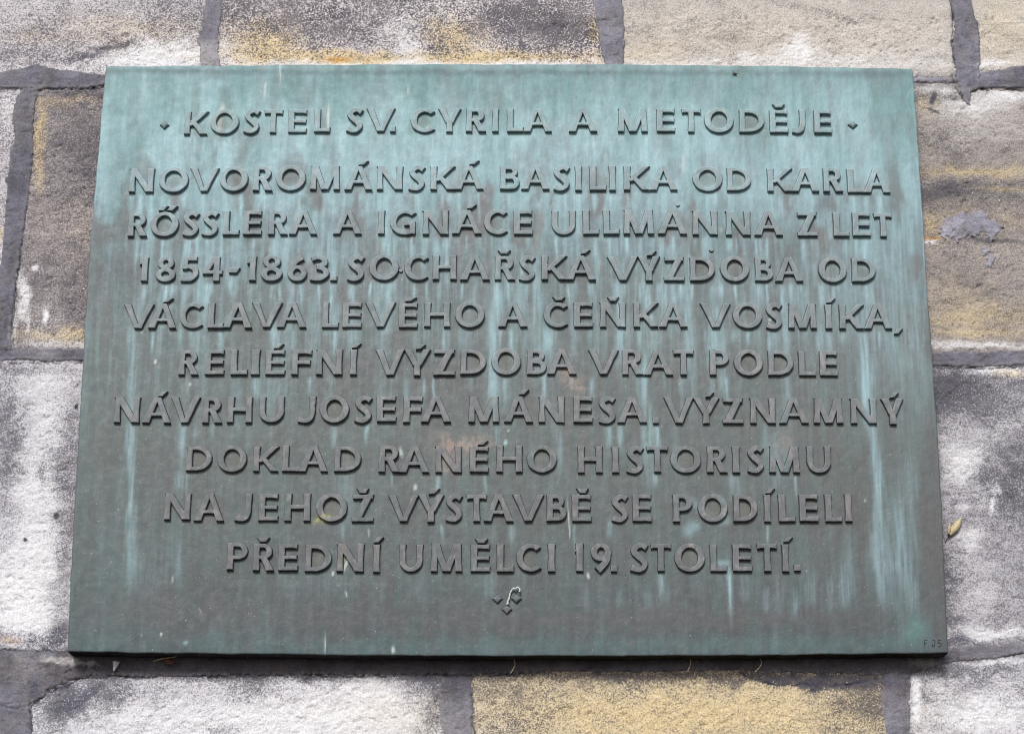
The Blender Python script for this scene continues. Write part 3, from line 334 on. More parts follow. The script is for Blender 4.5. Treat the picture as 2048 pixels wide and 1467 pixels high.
def tag(o, label=None, cat=None, group=None, kind=None):
    if label: o['label'] = label
    if cat: o['category'] = cat
    if group: o['group'] = group
    if kind: o['kind'] = kind
def empty(name, loc):
    o = bpy.data.objects.new(name, None); COL.objects.link(o); o.location = loc; o.empty_display_size = .05; return o

# ------------------------------------------------------------------ materials
class NT:
    def __init__(s, name):
        s.m = bpy.data.materials.new(name); s.m.use_nodes = True; s.t = s.m.node_tree; s.t.nodes.clear()
        s.out = s.n('ShaderNodeOutputMaterial'); s.b = s.n('ShaderNodeBsdfPrincipled'); s.l(s.b.outputs[0], s.out.inputs[0])
        s.pos = s.n('ShaderNodeNewGeometry').outputs['Position']
    def n(s, k): return s.t.nodes.new(k)
    def l(s, a, b): s.t.links.new(a, b)
    def attr(s, k):
        a = s.n('ShaderNodeAttribute'); a.attribute_name = k; return a
    def noise(s, scale, detail=2, rough=.5, sc=(1, 1, 1), off=(0, 0, 0)):
        m = s.n('ShaderNodeMapping'); m.inputs['Scale'].default_value = sc; m.inputs['Location'].default_value = off; s.l(s.pos, m.inputs[0])
        t = s.n('ShaderNodeTexNoise'); t.inputs['Scale'].default_value = scale; t.inputs['Detail'].default_value = detail
        t.inputs['Roughness'].default_value = rough; s.l(m.outputs[0], t.inputs['Vector']); return t.outputs['Fac']
    def val(s, x, inp):
        if isinstance(x, (int, float)): inp.default_value = x
        else: s.l(x, inp)
    def math(s, op, a, b=0., c=None, clamp=False):
        m = s.n('ShaderNodeMath'); m.operation = op; m.use_clamp = clamp
        s.val(a, m.inputs[0]); s.val(b, m.inputs[1])
        if c is not None: s.val(c, m.inputs[2])
        return m.outputs[0]
    def ramp(s, x, a, b, lo=0., hi=1.):
        m = s.n('ShaderNodeMapRange'); m.interpolation_type = 'SMOOTHSTEP'
        s.val(x, m.inputs[0]); s.val(a, m.inputs[1]); s.val(b, m.inputs[2]); s.val(lo, m.inputs[3]); s.val(hi, m.inputs[4]); return m.outputs[0]
    def mix(s, f, a, b, mode='MIX'):
        m = s.n('ShaderNodeMix'); m.data_type = 'RGBA'; m.blend_type = mode
        s.val(f, m.inputs['Factor'])
        for x, i in ((a, 6), (b, 7)):
            if isinstance(x, tuple): m.inputs[i].default_value = (*x, 1)
            else: s.l(x, m.inputs[i])
        return m.outputs[2]
    def bump(s, h, dist, strength=1., nrm=None):
        b = s.n('ShaderNodeBump'); b.inputs['Distance'].default_value = dist; b.inputs['Strength'].default_value = strength
        s.l(h, b.inputs['Height'])
        if nrm is not None: s.l(nrm, b.inputs['Normal'])
        return b.outputs[0]
def gray(v): return (v, v, v)

def bronze_material():
    s = NT('weathered_bronze'); tint = s.attr('tint').outputs['Color']
    st = s.noise(190, 3, .6, (1, 1, .07))           # thin vertical wash marks
    st2 = s.noise(520, 2, .6, (1, 1, .25))
    mo = s.noise(90, 4, .65)
    gr = s.noise(1500, 2, .6)
    k = s.math('ADD', s.math('MULTIPLY', st, .34), s.math('MULTIPLY', st2, .28))
    k = s.math('ADD', k, s.math('MULTIPLY', mo, .22)); k = s.math('ADD', k, s.math('MULTIPLY', gr, .38))
    k = s.math('ADD', k, 1-.61)
    mul = s.n('ShaderNodeCombineColor'); [s.l(k, mul.inputs[i]) for i in range(3)]
    c = s.mix(1., tint, mul.outputs[0], 'MULTIPLY')
    hue = s.ramp(s.noise(60, 4, .6, (1, 1, .3), (3, 1, 2)), .42, .68)
    c = s.mix(s.math('MULTIPLY', hue, .20), c, tuple(lin((108, 106, 107))*GAIN))
    hue2 = s.ramp(s.noise(75, 4, .6, (1, 1, .22), (7, 5, 2)), .45, .7)
    c = s.mix(s.math('MULTIPLY', hue2, .16), c, tuple(lin((104, 148, 142))*GAIN))
    # pale specks of dust and droppings, dark pits
    sp = s.ramp(s.noise(430, 1, .4, off=(2, 2, 2)), .775, .80)
    c = s.mix(s.math('MULTIPLY', sp, .75), c, tuple(lin((196, 218, 214))*GAIN))
    pt = s.ramp(s.noise(380, 1, .4, off=(9, 4, 1)), .77, .80)
    c = s.mix(s.math('MULTIPLY', pt, .5), c, tuple(lin((62, 58, 54))*GAIN))
    s.l(c, s.b.inputs['Base Color'])
    s.l(s.ramp(mo, .3, .7, .5, .72), s.b.inputs['Roughness']); s.b.inputs['Metallic'].default_value = .08
    s.l(s.math('MULTIPLY', s.math('SUBTRACT', 1., s.attr('rim').outputs['Fac']), .36), s.b.inputs['Specular IOR Level'])
    h = s.math('ADD', s.math('MULTIPLY', mo, 1.), s.math('MULTIPLY', gr, .18))
    s.l(s.bump(h, .0016, .55), s.b.inputs['Normal'])
    return s.m
def stone_material():
    s = NT('sooty_sandstone'); tint = s.attr('tint').outputs['Color']; soot = s.attr('soot').outputs['Fac']; navy = s.attr('navy').outputs['Fac']; grain = s.attr('grain').outputs['Fac']
    g1 = s.noise(480, 2, .62); g2 = s.noise(150, 3, .65, off=(4, 4, 4)); g3 = s.noise(820, 1, .5, off=(1, 2, 3)); g4 = s.noise(38, 4, .7, (1, 1, 1.5), off=(5, 2, 3))
    v = s.math('ADD', s.math('MULTIPLY', g1, .55), s.math('MULTIPLY', g2, .13))
    v = s.math('ADD', v, s.math('MULTIPLY', g3, .32)); v = s.math('ADD', v, s.math('MULTIPLY', g4, .10))   # mean .55
    t = s.math('ADD', s.math('MULTIPLY', s.math('SUBTRACT', soot, .5), -.26), .55)
    # grains above the threshold are dark
    f = s.ramp(s.math('SUBTRACT', v, t), -.085, .07)
    fm = s.ramp(soot, -.05, 1.05)
    f = s.math('ADD', s.math('MULTIPLY', f, grain), s.math('MULTIPLY', fm, s.math('SUBTRACT', 1., grain)))
    inv = s.math('MULTIPLY', s.math('SUBTRACT', 1., f), 1.)
    dark = s.mix(navy, tuple(lin((88, 87, 101))*GAIN), tuple(lin((50, 56, 88))*GAIN))
    # f = 1 where v > t : the lower t (much soot), the more dark
    c = s.mix(s.math('MULTIPLY', f, .90), tint, dark)
    gm = s.math('ADD', s.math('MULTIPLY', s.noise(560, 3, .75, off=(11, 3, 8)), 1.25), .35)
    mul = s.n('ShaderNodeCombineColor'); [s.l(gm, mul.inputs[i]) for i in range(3)]
    c = s.mix(1., c, mul.outputs[0], 'MULTIPLY')
    hue = s.ramp(g4, .45, .7)
    c = s.mix(s.math('MULTIPLY', hue, .10), c, tuple(lin((205, 190, 170))*GAIN))
    dots = s.ramp(s.noise(230, 1, .3, off=(7, 7, 7)), .80, .83)
    c = s.mix(s.math('MULTIPLY', dots, .8), c, tuple(lin((250, 246, 240))*.85))
    s.l(c, s.b.inputs['Base Color']); s.b.inputs['Roughness'].default_value = .9; s.b.inputs['Specular IOR Level'].default_value = .25
    h = s.math('ADD', s.math('MULTIPLY', g1, .5), s.math('MULTIPLY', g2, .9)); h = s.math('ADD', h, s.math('MULTIPLY', g3, .25))
    s.l(s.bump(h, .0028, .8), s.b.inputs['Normal'])
    return s.m
def mortar_material():
    s = NT('grey_pointing_mortar'); tint = s.attr('tint').outputs['Color']
    g1 = s.noise(460, 3, .7); g2 = s.noise(60, 5, .7, off=(4, 4, 4)); g3 = s.noise(900, 1, .5)
    k = s.math('ADD', s.math('MULTIPLY', g1, 1.1), s.math('MULTIPLY', g2, .9)); k = s.math('ADD', k, s.math('MULTIPLY', g3, .70)); k = s.math('ADD', k, 1-1.35)
    mul = s.n('ShaderNodeCombineColor'); [s.l(k, mul.inputs[i]) for i in range(3)]
    c = s.mix(1., tint, mul.outputs[0], 'MULTIPLY')
    dots = s.ramp(s.noise(380, 1, .3, off=(7, 7, 7)), .77, .80)
    c = s.mix(s.math('MULTIPLY', dots, .6), c, tuple(lin((215, 212, 210))*GAIN))
    s.l(c, s.b.inputs['Base Color']); s.b.inputs['Roughness'].default_value = .88; s.b.inputs['Specular IOR Level'].default_value = .3
    h = s.math('ADD', s.math('MULTIPLY', g1, .4), s.math('MULTIPLY', g2, 1.2))
    s.l(s.bump(h, .0034, .9), s.b.inputs['Normal'])
    return s.m
def plain_material(name, rgb, rough=.7, var=.35, scale=300, trans=0):
    s = NT(name); g = s.noise(scale, 3, .6); c = tuple(lin(rgb)*GAIN)
    col = s.mix(s.ramp(g, .3, .7), tuple(x*(1-var) for x in c), tuple(min(1, x*(1+var)) for x in c))
    s.l(col, s.b.inputs['Base Color']); s.b.inputs['Roughness'].default_value = rough
    s.l(s.bump(g, .0006, .6), s.b.inputs['Normal'])
    return s.m
BRONZE = bronze_material(); STONE = stone_material(); MORTAR = mortar_material()

# ------------------------------------------------------------------ stains painted by age, evaluated at any point
def blob(x, z, b, warp=1.0, soft=1.0):
    cx, cz, rx, rz, ang, ch, v = b
    a = R(ang); dx = x-cx; dz = z-cz
    u = (dx*math.cos(a)+dz*math.sin(a))/rx; t = (-dx*math.sin(a)+dz*math.cos(a))/rz
    return u, t, v
def crack_amt(x, z):
    f = np.zeros(len(x)); wx = (vn(x/3., z/3., 5)-.5)*3.2; wz = (vn(x/3., z/3., 9)-.5)*3.2
    for path, wd in CRACKS:
        P = np.array(path)
        m = (x > P[:, 0].min()-5) & (x < P[:, 0].max()+5) & (z > P[:, 1].min()-5) & (z < P[:, 1].max()+5)
        if not m.any(): continue
        X = x[m]+wx[m]; Z = z[m]+wz[m]; d = np.full(X.shape, 99.)
        for a, b in zip(P[:-1], P[1:]):
            e = b-a; t = np.clip(((X-a[0])*e[0]+(Z-a[1])*e[1])/(e@e), 0, 1); d = np.minimum(d, np.hypot(X-a[0]-t*e[0], Z-a[1]-t*e[1]))
        f[m] = np.maximum(f[m], np.exp(-(d/wd)**2)*(.35+.9*vn(X/7., Z/7., 2)))
    return np.clip(f, 0, 1)
def wall_tint(x, z, base, soot0):
    """x, z in mm; returns tint, soot, navy"""
    n = len(x)
    t = np.tile(lin(base), (n, 1)); so_ = np.full(n, float(soot0)); nav = np.zeros(n)
    wx = (fbm(x/22., z/22., 1)-.5)*34+(fbm(x/6., z/6., 6)-.5)*10; wz = (fbm(x/22., z/22., 4)-.5)*34+(fbm(x/6., z/6., 9)-.5)*10
    big = fbm(x/70., z/50., 2)-.5
    so_ += big*.35+(fbm(x/16., z/13., 7)-.5)*.38
    t *= (1+(fbm(x/30., z/14., 8)-.5)*.25)[:, None]
    och = lin((242, 219, 172)); wh = lin((252, 252, 255)); ru = lin((226, 170, 90))
    for b in WALL_STAINS:
        s = min(1., min(b[2], b[3])/14.)
        u, q, v = blob(x+wx*s, z+wz*s, b)
        m = (np.abs(u) < 2.2) & (np.abs(q) < 2.2)
        if not m.any(): continue
        f = np.zeros(n); f[m] = np.exp(-(u[m]**2+q[m]**2)**(1.05 if min(b[2], b[3]) > 8 else 1.4)); ch = b[5]
        if ch == 'S': so_ += f*v
        elif ch == 'W':
            k = np.clip(f*v, 0, 1)[:, None]; t = t*(1-k)+wh*k; so_ -= f*v*.42
        elif ch == 'O':
            k = np.clip(f*v, 0, 1)[:, None]; t = t*(1-k)+och*k; so_ -= f*v*.10
        elif ch == 'R':
            k = np.clip(f*v, 0, 1)[:, None]; t = t*(1-k)+ru*k; so_ -= f*v*.2
        elif ch == 'N': nav += f*v; so_ += f*v*.45
        elif ch == 'H': so_ += f*v*1.2; t *= (1-.7*np.clip(f*v, 0, 1))[:, None]
    cr = crack_amt(x, z); t *= (1-.8*cr)[:, None]; so_ += cr*.5
    return np.clip(t, 0, 1)*.75, np.clip(so_, -.2, 1.3), np.clip(nav, 0, 1)

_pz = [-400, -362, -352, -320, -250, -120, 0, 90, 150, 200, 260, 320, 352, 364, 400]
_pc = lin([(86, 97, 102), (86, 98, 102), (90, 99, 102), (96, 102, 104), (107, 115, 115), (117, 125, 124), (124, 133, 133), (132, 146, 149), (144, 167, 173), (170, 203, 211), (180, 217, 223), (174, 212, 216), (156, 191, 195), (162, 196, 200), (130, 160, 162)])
CY = lin((186, 224, 232)); TE = lin((116, 158, 158)); BA = lin((124, 122, 124)); DK = lin((104, 130, 132)); PK = lin((176, 160, 152)); PA = lin((226, 238, 234)); LI = lin((222, 222, 140))
def plate_tint(x, z, face=0.):
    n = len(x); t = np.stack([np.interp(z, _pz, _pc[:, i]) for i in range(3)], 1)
    wx = (vn(x/9., z/45., 1)-.5)*7+(vn(x/3., z/14., 2)-.5)*3; wz = (fbm(x/14., z/30., 4)-.5)*40
    # run-off: streaks that start at one height and fade downward
    up = sstep(-330, 330, z)
    s1 = sstep(.50, .74, fbm(x/9., z/95., 5, 4)); s2 = sstep(.52, .75, fbm(x/3.2, z/60., 8, 3)); s3 = sstep(.42, .7, fbm(x/26., z/60., 11, 4))
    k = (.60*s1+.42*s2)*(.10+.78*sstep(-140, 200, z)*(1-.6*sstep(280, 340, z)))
    k = k[:, None]; t = t*(1-k)+CY*k
    k = (s3*(.06+.46*sstep(60, 330, z)))[:, None]; t = t*(1-k)+(TE*1.15)*k
    b1 = sstep(.47, .72, fbm(x/19., z/44., 9, 4))
    k = (b1*(.5+.35*sstep(40, 150, z)-.55*sstep(190, 270, z)))[:, None]; t = t*(1-k)+np.stack([np.interp(z, [-360, -100, 80, 200], lin([(100, 103, 104), (119, 119, 118), (130, 129, 130), (136, 134, 136)])[:, i]) for i in range(3)], 1)*k
    lowf = np.interp(z, [-200, 0, 160], [.62, .72, 1.])
    for b in PLATE_STAINS:
        s = min(1., b[2]/5.); s_z = min(1., b[3]/25.)
        u, q, v = blob(x+wx*s, z+wz*s_z, b)
        m = (np.abs(u) < 2.6) & (np.abs(q) < 2.0)
        if not m.any(): continue
        ch = b[5]; f = np.zeros(n)
        if ch == 'C' and b[3] > 14: f[m] = np.exp(-np.abs(u[m])**2.2)*np.exp(-np.abs(q[m])**3)*(.35+1.2*vn(x[m]/1.7, z[m]/30., 3))
        else: f[m] = np.exp(-(u[m]**2+q[m]**2)**1.3)
        c = {'C': CY, 'T': TE, 'B': BA, 'D': DK, 'K': PK, 'P': PA, 'L': LI}[ch]
        if ch in 'KL': f *= .35+1.1*sstep(.4, .62, fbm(x/4., z/4., 2, 3))
        k = np.clip(f*v*(.85*lowf if ch == 'C' else 1), 0, 1)[:, None]
        if ch == 'B': c = c*.80
        t = t*(1-k)+c*k
    for (cx, cz, wd, ln, v) in DRIPS:
        m = (np.abs(x-cx) < wd*3) & (z < cz+3) & (z > cz-ln*1.3)
        if not m.any(): continue
        xx = x[m]+wx[m]*.6; zz = z[m]
        f = np.exp(-((xx-cx)/wd)**2)*sstep(cz+2, cz-6, zz)*(1-sstep(cz-ln*.4, cz-ln*1.2, zz))*(.5+vn(xx/2., zz/18., 6))
        k = np.clip(f*v, 0, 1)[:, None]; t[m] = t[m]*(1-k)+(CY if v > 0 else BA)*k
    for (cx, cz, rx, rz) in COUNTERS:
        m = (np.abs(x-cx) < rx*1.5) & (np.abs(z-cz) < rz*1.5)
        if not m.any(): continue
        f = np.exp(-(((x[m]-cx)/rx)**2+((z[m]-cz)/rz)**2)**2)*.55
        t[m] = t[m]*(1-f[:, None])+lin((126, 124, 116))*f[:, None]
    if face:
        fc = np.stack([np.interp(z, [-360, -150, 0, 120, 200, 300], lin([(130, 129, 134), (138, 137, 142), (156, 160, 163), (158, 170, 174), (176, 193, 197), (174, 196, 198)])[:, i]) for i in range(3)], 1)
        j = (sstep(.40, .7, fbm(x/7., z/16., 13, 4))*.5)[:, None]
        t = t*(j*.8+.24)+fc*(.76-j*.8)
        j = (sstep(.52, .74, fbm(x/3.5, z/9., 2, 3))*.42)[:, None]; t = t*(1-j)+lin((186, 180, 178))*j
    return np.clip(t, 0, 1)*GAIN
DRIPS = []; COUNTERS = []
_r = random.Random(5)
for L in LETTERS:
    ri, ch, x0, x1, z0, z1 = L[:6]
    if ch in 'ODCGQ': COUNTERS.append(((x0+x1)/2, (z0+z1)/2-1, (x1-x0)*.26, 9))
    if ri < 10:
        p = [.9, .95, .95, .8, .5, .36, .22, .14, .08, .05][ri]
        for xx in (x0+4, (x0+x1)/2, x1-4):
            if _r.random() < p*.72:
                DRIPS.append((xx+_r.uniform(-3, 3), z0, _r.uniform(1.3, 3.6), _r.uniform(18, 46), _r.uniform(.3, .95)*(.6+.4*p)))

# ------------------------------------------------------------------ the wall: stones, mortar bed, pointing strips
XMIN, XMAX, ZMAX, ZMIN = -800, 800, 640, -640
def axis(lo, hi, a, b, fine, coarse):
    return np.concatenate([np.arange(lo, a, coarse), np.arange(a, b, fine), np.arange(b, hi+coarse, coarse)])
AX = axis(-780, 780, -618, 618, 1.5, 6.0); AZ = axis(-640, 600, -470, 450, 1.5, 6.0)
GX, GZ = np.meshgrid(AX, AZ)
WOB = (fbm(GX/9., GZ/9., 3)-.5)*7+(fbm(GX/2.4, GZ/2.4, 5, 2)-.5)*3.6       # uneven stone and mortar outlines
HUMP = (fbm(GX/60., GZ/45., 6)-.5)*3.2+(fbm(GX/9., GZ/7., 10)-.5)*2.6-2.2*sstep(.66, .80, fbm(GX/5., GZ/4., 14, 3))+(vn(GX/3., GZ/3., 12)-.5)*.9
def grid_piece(name, poly, height_fn, mat, parent, attr_fn, lo, wob=1., far=True):
    P = np.array(poly)
    ix = np.where((AX > P[:, 0].min()-8) & (AX < P[:, 0].max()+8))[0]; iz = np.where((AZ > P[:, 1].min()-8) & (AZ < P[:, 1].max()+8))[0]
    sl = np.ix_(iz, ix); x = GX[sl]; z = GZ[sl]
    d = sdf(x, z, poly)+WOB[sl]*wob
    keep = d > lo
    hid = (np.abs(x) < 440) & (np.abs(z) < 310)       # far behind the plaque
    keep &= ~hid
    q = keep[:-1, :-1] & keep[1:, :-1] & keep[:-1, 1:] & keep[1:, 1:]
    idx = np.arange(x.size).reshape(x.shape)
    F = np.stack([idx[:-1, :-1][q], idx[:-1, 1:][q], idx[1:, 1:][q], idx[1:, :-1][q]], 1)
    used = np.unique(F); rm = np.full(x.size, -1); rm[used] = np.arange(len(used)); F = rm[F]
    xx = x.ravel()[used]; zz = z.ravel()[used]; dd = d.ravel()[used]
    h = height_fn(xx, zz, dd, HUMP[sl].ravel()[used])
    V = np.stack([xx, -h, zz], 1)/1000.
    F = F[:, ::1]
    me = mesh_np(name, V, F, attr_fn(xx, zz, dd))
    return link(name, me, mat, parent)
wall = empty('stone_wall', (0, 0, ZC))
tag(wall, 'weathered grey and ochre sandstone block wall with dark mortar joints behind the plaque', 'wall')
BASES = {'A1': ((230, 225, 228), .40, .75), 'A2': ((236, 228, 228), .46, .95), 'A3': ((224, 218, 211), .22, .45), 'A4': ((226, 219, 209), .22, .45), 'B0': ((228, 224, 228), .45, .7),
 'B1': ((192, 183, 180), .54, .6), 'B2': ((196, 187, 178), .42, .42), 'C1': ((220, 218, 225), .36, .6), 'C2': ((204, 201, 207), .44, .6), 'D0': ((160, 160, 170), .6, .5),
 'D1': ((232, 230, 237), .34, .6), 'D2': ((228, 213, 182), .32, .75), 'D3': ((226, 224, 231), .38, .6)}
for k, poly in STONES.items():
    base, s0, gr = BASES[k]
    def hf(x, z, d, hump): return 1.2+hump-7.5*np.exp(-np.clip(d+4, 0, 99)/3.2)-2.2*crack_amt(x, z)
    def af(x, z, d, base=base, s0=s0, gr=gr):
        t, s, nv = wall_tint(x, z, base, s0)
        e = np.exp(-np.clip(d-1+(fbm(x/12., z/12., 4)-.5)*14, 0, 99)/3.5)[:, None]*.75      # smeared pointing along the arris
        t = t*(1-e)+lin((158, 154, 162))*.75*e
        return {'tint': t, 'soot': s+(.42-s)*e[:, 0]*.8, 'navy': nv, 'grain': np.full(len(x), gr)*(.8+.4*vn(x/30., z/30., 3))}
    grid_piece('stone', poly, hf, STONE, wall, af, -4.)
def joint_tint(sh):
    def af(x, z, d):
        c = lin((140, 139, 152))*sh; n = (1+(fbm(x/26., z/26., 6)-.5)*1.15+(fbm(x/5., z/5., 2)-.5)*.35)[:, None]
        t = np.tile(c, (len(x), 1))*n
        warm = (sstep(.5, .75, fbm(x/18., z/30., 12))*.35)[:, None]; t = t*(1-warm)+lin((158, 150, 144))*sh*warm
        lg = (sstep(180, 430, x)*(z < -340)*.35)[:, None]; t = t*(1-lg)+lin((168, 164, 172))*lg
        u = sstep(-345, -372, z)*sstep(-420, -395, z)*(np.abs(x) < 520)*.45      # dark purplish band right below the plaque
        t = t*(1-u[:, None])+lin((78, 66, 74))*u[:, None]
        sp = (np.exp(-np.clip(d, 0, 99)/2.2)*sstep(.42, .62, fbm(x/3., z/3., 9, 2))*.7)[:, None]; t = t*(1-sp)+lin((188, 182, 180))*sp      # sand and stone crumbs along the edge
        for b in WALL_STAINS:
            if b[5] in 'WN' and abs(b[6]) >= .7:
                uu, q, v = blob(x+(vn(x/4, z/4, 2)-.5)*6, z+(vn(x/4, z/4, 3)-.5)*6, b); f = np.clip(np.exp(-(uu*uu+q*q)**2)*.55*v, 0, .8)[:, None]
                t = t*(1-f)+(lin((225, 220, 220)) if b[5] == 'W' else lin((50, 54, 80)))*f
        t = t*(1-.85*crack_amt(x, z))[:, None]
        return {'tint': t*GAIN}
    return af
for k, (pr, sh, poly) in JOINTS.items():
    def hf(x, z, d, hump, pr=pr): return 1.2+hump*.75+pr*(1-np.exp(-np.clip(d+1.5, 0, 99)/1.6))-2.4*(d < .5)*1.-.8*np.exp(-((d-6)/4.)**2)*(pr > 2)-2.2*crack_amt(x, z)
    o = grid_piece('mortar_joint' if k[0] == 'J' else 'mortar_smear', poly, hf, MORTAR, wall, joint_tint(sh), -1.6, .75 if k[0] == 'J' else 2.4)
# unseen dark ground sheet, added to block light from below
GROUND_MAT = plain_material('dark_ground_sheet', (66, 65, 64), .9, .3, 6)
ground = mesh_np('light_block_ground', np.array([[-60, -80, 0], [60, -80, 0], [60, 20, 0], [-60, 20, 0]], float), np.array([[0, 1, 2, 3]]), None, False)
gr_ = link('light_block_ground', ground, GROUND_MAT); tag(gr_, kind='structure')
# bed of mortar between the stones
bx = np.array([-778, 778]); bed = mesh_np('mortar_bed', np.array([[-.778, .006, -.636], [.778, .006, -.636], [.778, .006, .598], [-.778, .006, .598]]), np.array([[0, 1, 2, 3]]),
    {'tint': np.tile(lin((105, 100, 108))*GAIN, (4, 1))}, False)
link('mortar_bed', bed, MORTAR, wall)
core = mesh_np('wall_core', np.array([[sx*.776, y, z] for y in (.0065, .30) for z in (-.634, .596) for sx in (-1, 1)]), np.array([[0, 1, 3, 2], [4, 6, 7, 5], [0, 4, 5, 1], [2, 3, 7, 6], [0, 2, 6, 4], [1, 5, 7, 3]]), {'tint': np.tile(lin((105, 100, 108))*GAIN, (8, 1))}, False)
link('wall_core', core, MORTAR, wall)

# ------------------------------------------------------------------ the bronze plaque
plaque = empty('memorial_plaque', (0, PY, ZC))
tag(plaque, 'large cast bronze plaque with green patina and raised capital letters fixed to the wall', 'plaque')
def edge_curves():
    P = OUTLINE
    tl, tr, br, bl = P[0], P[6], P[14], P[22]
    def cv(pts):
        pts = np.array(pts, float); L = np.concatenate([[0], np.cumsum(np.hypot(*np.diff(pts, axis=0).T))]); L /= L[-1]
        return lambda s: np.stack([np.interp(s, L, pts[:, 0]), np.interp(s, L, pts[:, 1])], -1)
    return cv(P[0:7]), cv(P[22:14-1:-1] if False else P[14:23][::-1]), cv((P[22:]+[P[0]])), cv(P[6:15][::-1]), bl, br, tl, tr
top, bot, left, right, bl, br, tl, tr = edge_curves()
def axis01(L, step):
    a = np.array([0, .5, 1.2, 2.2, 3.6]); n = int((L-8)/step); m = np.linspace(5, L-5, n); return np.concatenate([a, m, L-a[::-1]])/L
S = axis01(1000, 1.35); T = axis01(730, 2.4)
s, t = np.meshgrid(S, T)
tp, bt, lf, rt = top(s), bot(s), left(t), right(t)
bl, br, tl, tr = map(np.array, (bl, br, tl, tr))
s3, t3 = s[..., None], t[..., None]
XY = (1-t3)*bt+t3*tp+(1-s3)*lf+s3*rt-((1-s3)*(1-t3)*bl+s3*(1-t3)*br+(1-s3)*t3*tl+s3*t3*tr)
px_, pz_ = XY[..., 0].ravel(), XY[..., 1].ravel()
px_ = px_+(fbm(px_/30, pz_/22, 3)-.5)*2.0*(np.abs(px_) > 440); pz_ = pz_+(fbm(px_/22, pz_/30, 7)-.5)*2.0*(np.abs(pz_) > 320)
de = np.minimum(np.minimum(s, 1-s)*1000, np.minimum(t, 1-t)*730).ravel()
dep = .9*(1-np.sqrt(1-np.clip(1-de/1.3, 0, 1)**2))+(fbm(px_/80, pz_/80, 4)-.5)*1.2*sstep(0, 20, de)+(vn(px_/11, pz_/17, 8)-.5)*.16
V = np.stack([px_, dep, pz_], 1)/1000.
ny, nx = s.shape; idx = np.arange(nx*ny).reshape(ny, nx)
F = np.stack([idx[:-1, :-1].ravel(), idx[:-1, 1:].ravel(), idx[1:, 1:].ravel(), idx[1:, :-1].ravel()], 1)
loop = np.concatenate([idx[0, :-1], idx[:-1, -1], idx[-1, ::-1][:-1], idx[::-1, 0][:-1]])
nb = len(V); BACK = .0295
ring0 = V[loop].copy(); ring = ring0.copy(); ring[:, 1] = BACK; V = np.concatenate([V, ring0, ring])
r1 = np.arange(len(loop)); r2 = (r1+1) % len(loop)
nl = len(loop); Fs = np.stack([nb+r1, nb+nl+r1, nb+nl+r2, nb+r2], 1)
tint = plate_tint(px_, pz_); side = np.tile(lin((62, 54, 50))*GAIN, (2*nl, 1))  # plate sides tinted dark, painting in the shade of the underside
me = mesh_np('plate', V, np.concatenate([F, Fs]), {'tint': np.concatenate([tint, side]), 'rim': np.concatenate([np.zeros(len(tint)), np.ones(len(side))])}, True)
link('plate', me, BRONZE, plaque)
bk = mesh_np('back_plate', np.array([[x_/1000*.997, BACK-.0005, z_/1000*.997] for x_, z_ in OUTLINE]), np.array([list(range(len(OUTLINE)))]), {'tint': np.tile(lin((60, 58, 54)), (len(OUTLINE), 1))}, False)
link('back_plate', bk, BRONZE, plaque)
for sx in (-1, 1):
    for sz in (-1, 1):
        n = 16; a = np.arange(n)*2*math.pi/n
        V = np.concatenate([np.stack([.008*np.cos(a), np.full(n, y), .008*np.sin(a)], 1) for y in (BACK-.001, .034+.02)])
        i = np.arange(n); F = np.stack([i, (i+1) % n, n+(i+1) % n, n+i], 1)
        link('fixing_stud', mesh_np('fixing_stud', V, F, {'tint': np.tile(lin((70, 66, 60)), (len(V), 1))}), BRONZE, plaque, (sx*.43, 0, sz*.31))

# ------------------------------------------------------------------ letter shapes, unit cap height, width w
def quad_stroke(pts, wd):
    """ribbon of quads along a smooth path"""
    P = np.array(pts, float); n = len(P)
    out = []
    for i in range(n-1):
        p0 = P[i-1] if i else 2*P[0]-P[1]; p1 = P[i]; p2 = P[i+1]; p3 = P[i+2] if i+2 < n else 2*P[-1]-P[-2]
        for u in np.linspace(0, 1, 7)[:-1]:
            out.append(.5*((2*p1)+(-p0+p2)*u+(2*p0-5*p1+4*p2-p3)*u*u+(-p0+3*p1-3*p2+p3)*u**3))
    out.append(P[-1]); Q = np.array(out); T_ = np.gradient(Q, axis=0); T_ /= np.linalg.norm(T_, axis=1)[:, None]
    N = np.stack([-T_[:, 1], T_[:, 0]], 1)
    W = np.interp(np.linspace(0, 1, len(Q)), np.linspace(0, 1, len(np.atleast_1d(wd))), np.atleast_1d(wd))[:, None]/2
    A = Q+N*W; B = Q-N*W
    return [[A[i], A[i+1], B[i+1], B[i]] for i in range(len(Q)-1)]
def arc(cx, cy, rx, ry, th, tv, a0=0, a1=360, n=40):
    """ellipse ring; th thickness at the sides, tv at top and bottom"""
    n = max(8, int(n*abs(a1-a0)/360)); a = np.radians(np.linspace(a0, a1, n+1)); c, s_ = np.cos(a), np.sin(a)
    O = np.stack([cx+rx*c, cy+ry*s_], 1); I = np.stack([cx+(rx-th)*c, cy+(ry-tv)*s_], 1)
    return [[O[i], O[i+1], I[i+1], I[i]] for i in range(n)]
def stem(xb, xt, wb, wt, y0=0., y1=1., waist=.86):
    """upright or slanting stroke, ends cut level, slightly waisted; xb, xt are centres"""
    L_, Rr = [], []
    for u in np.linspace(0, 1, 7):
        c = xb+(xt-xb)*u; wv = (wb+(wt-wb)*u)*(waist+(1-waist)*abs(2*u-1)**2)/2; y = y0+(y1-y0)*u
        L_.append((c-wv, y)); Rr.append((c+wv, y))
    return [[L_[i], Rr[i], Rr[i+1], L_[i+1]] for i in range(6)]
def box(x0, y0, x1, y1): return [[(x0, y0), (x1, y0), (x1, y1), (x0, y1)]]
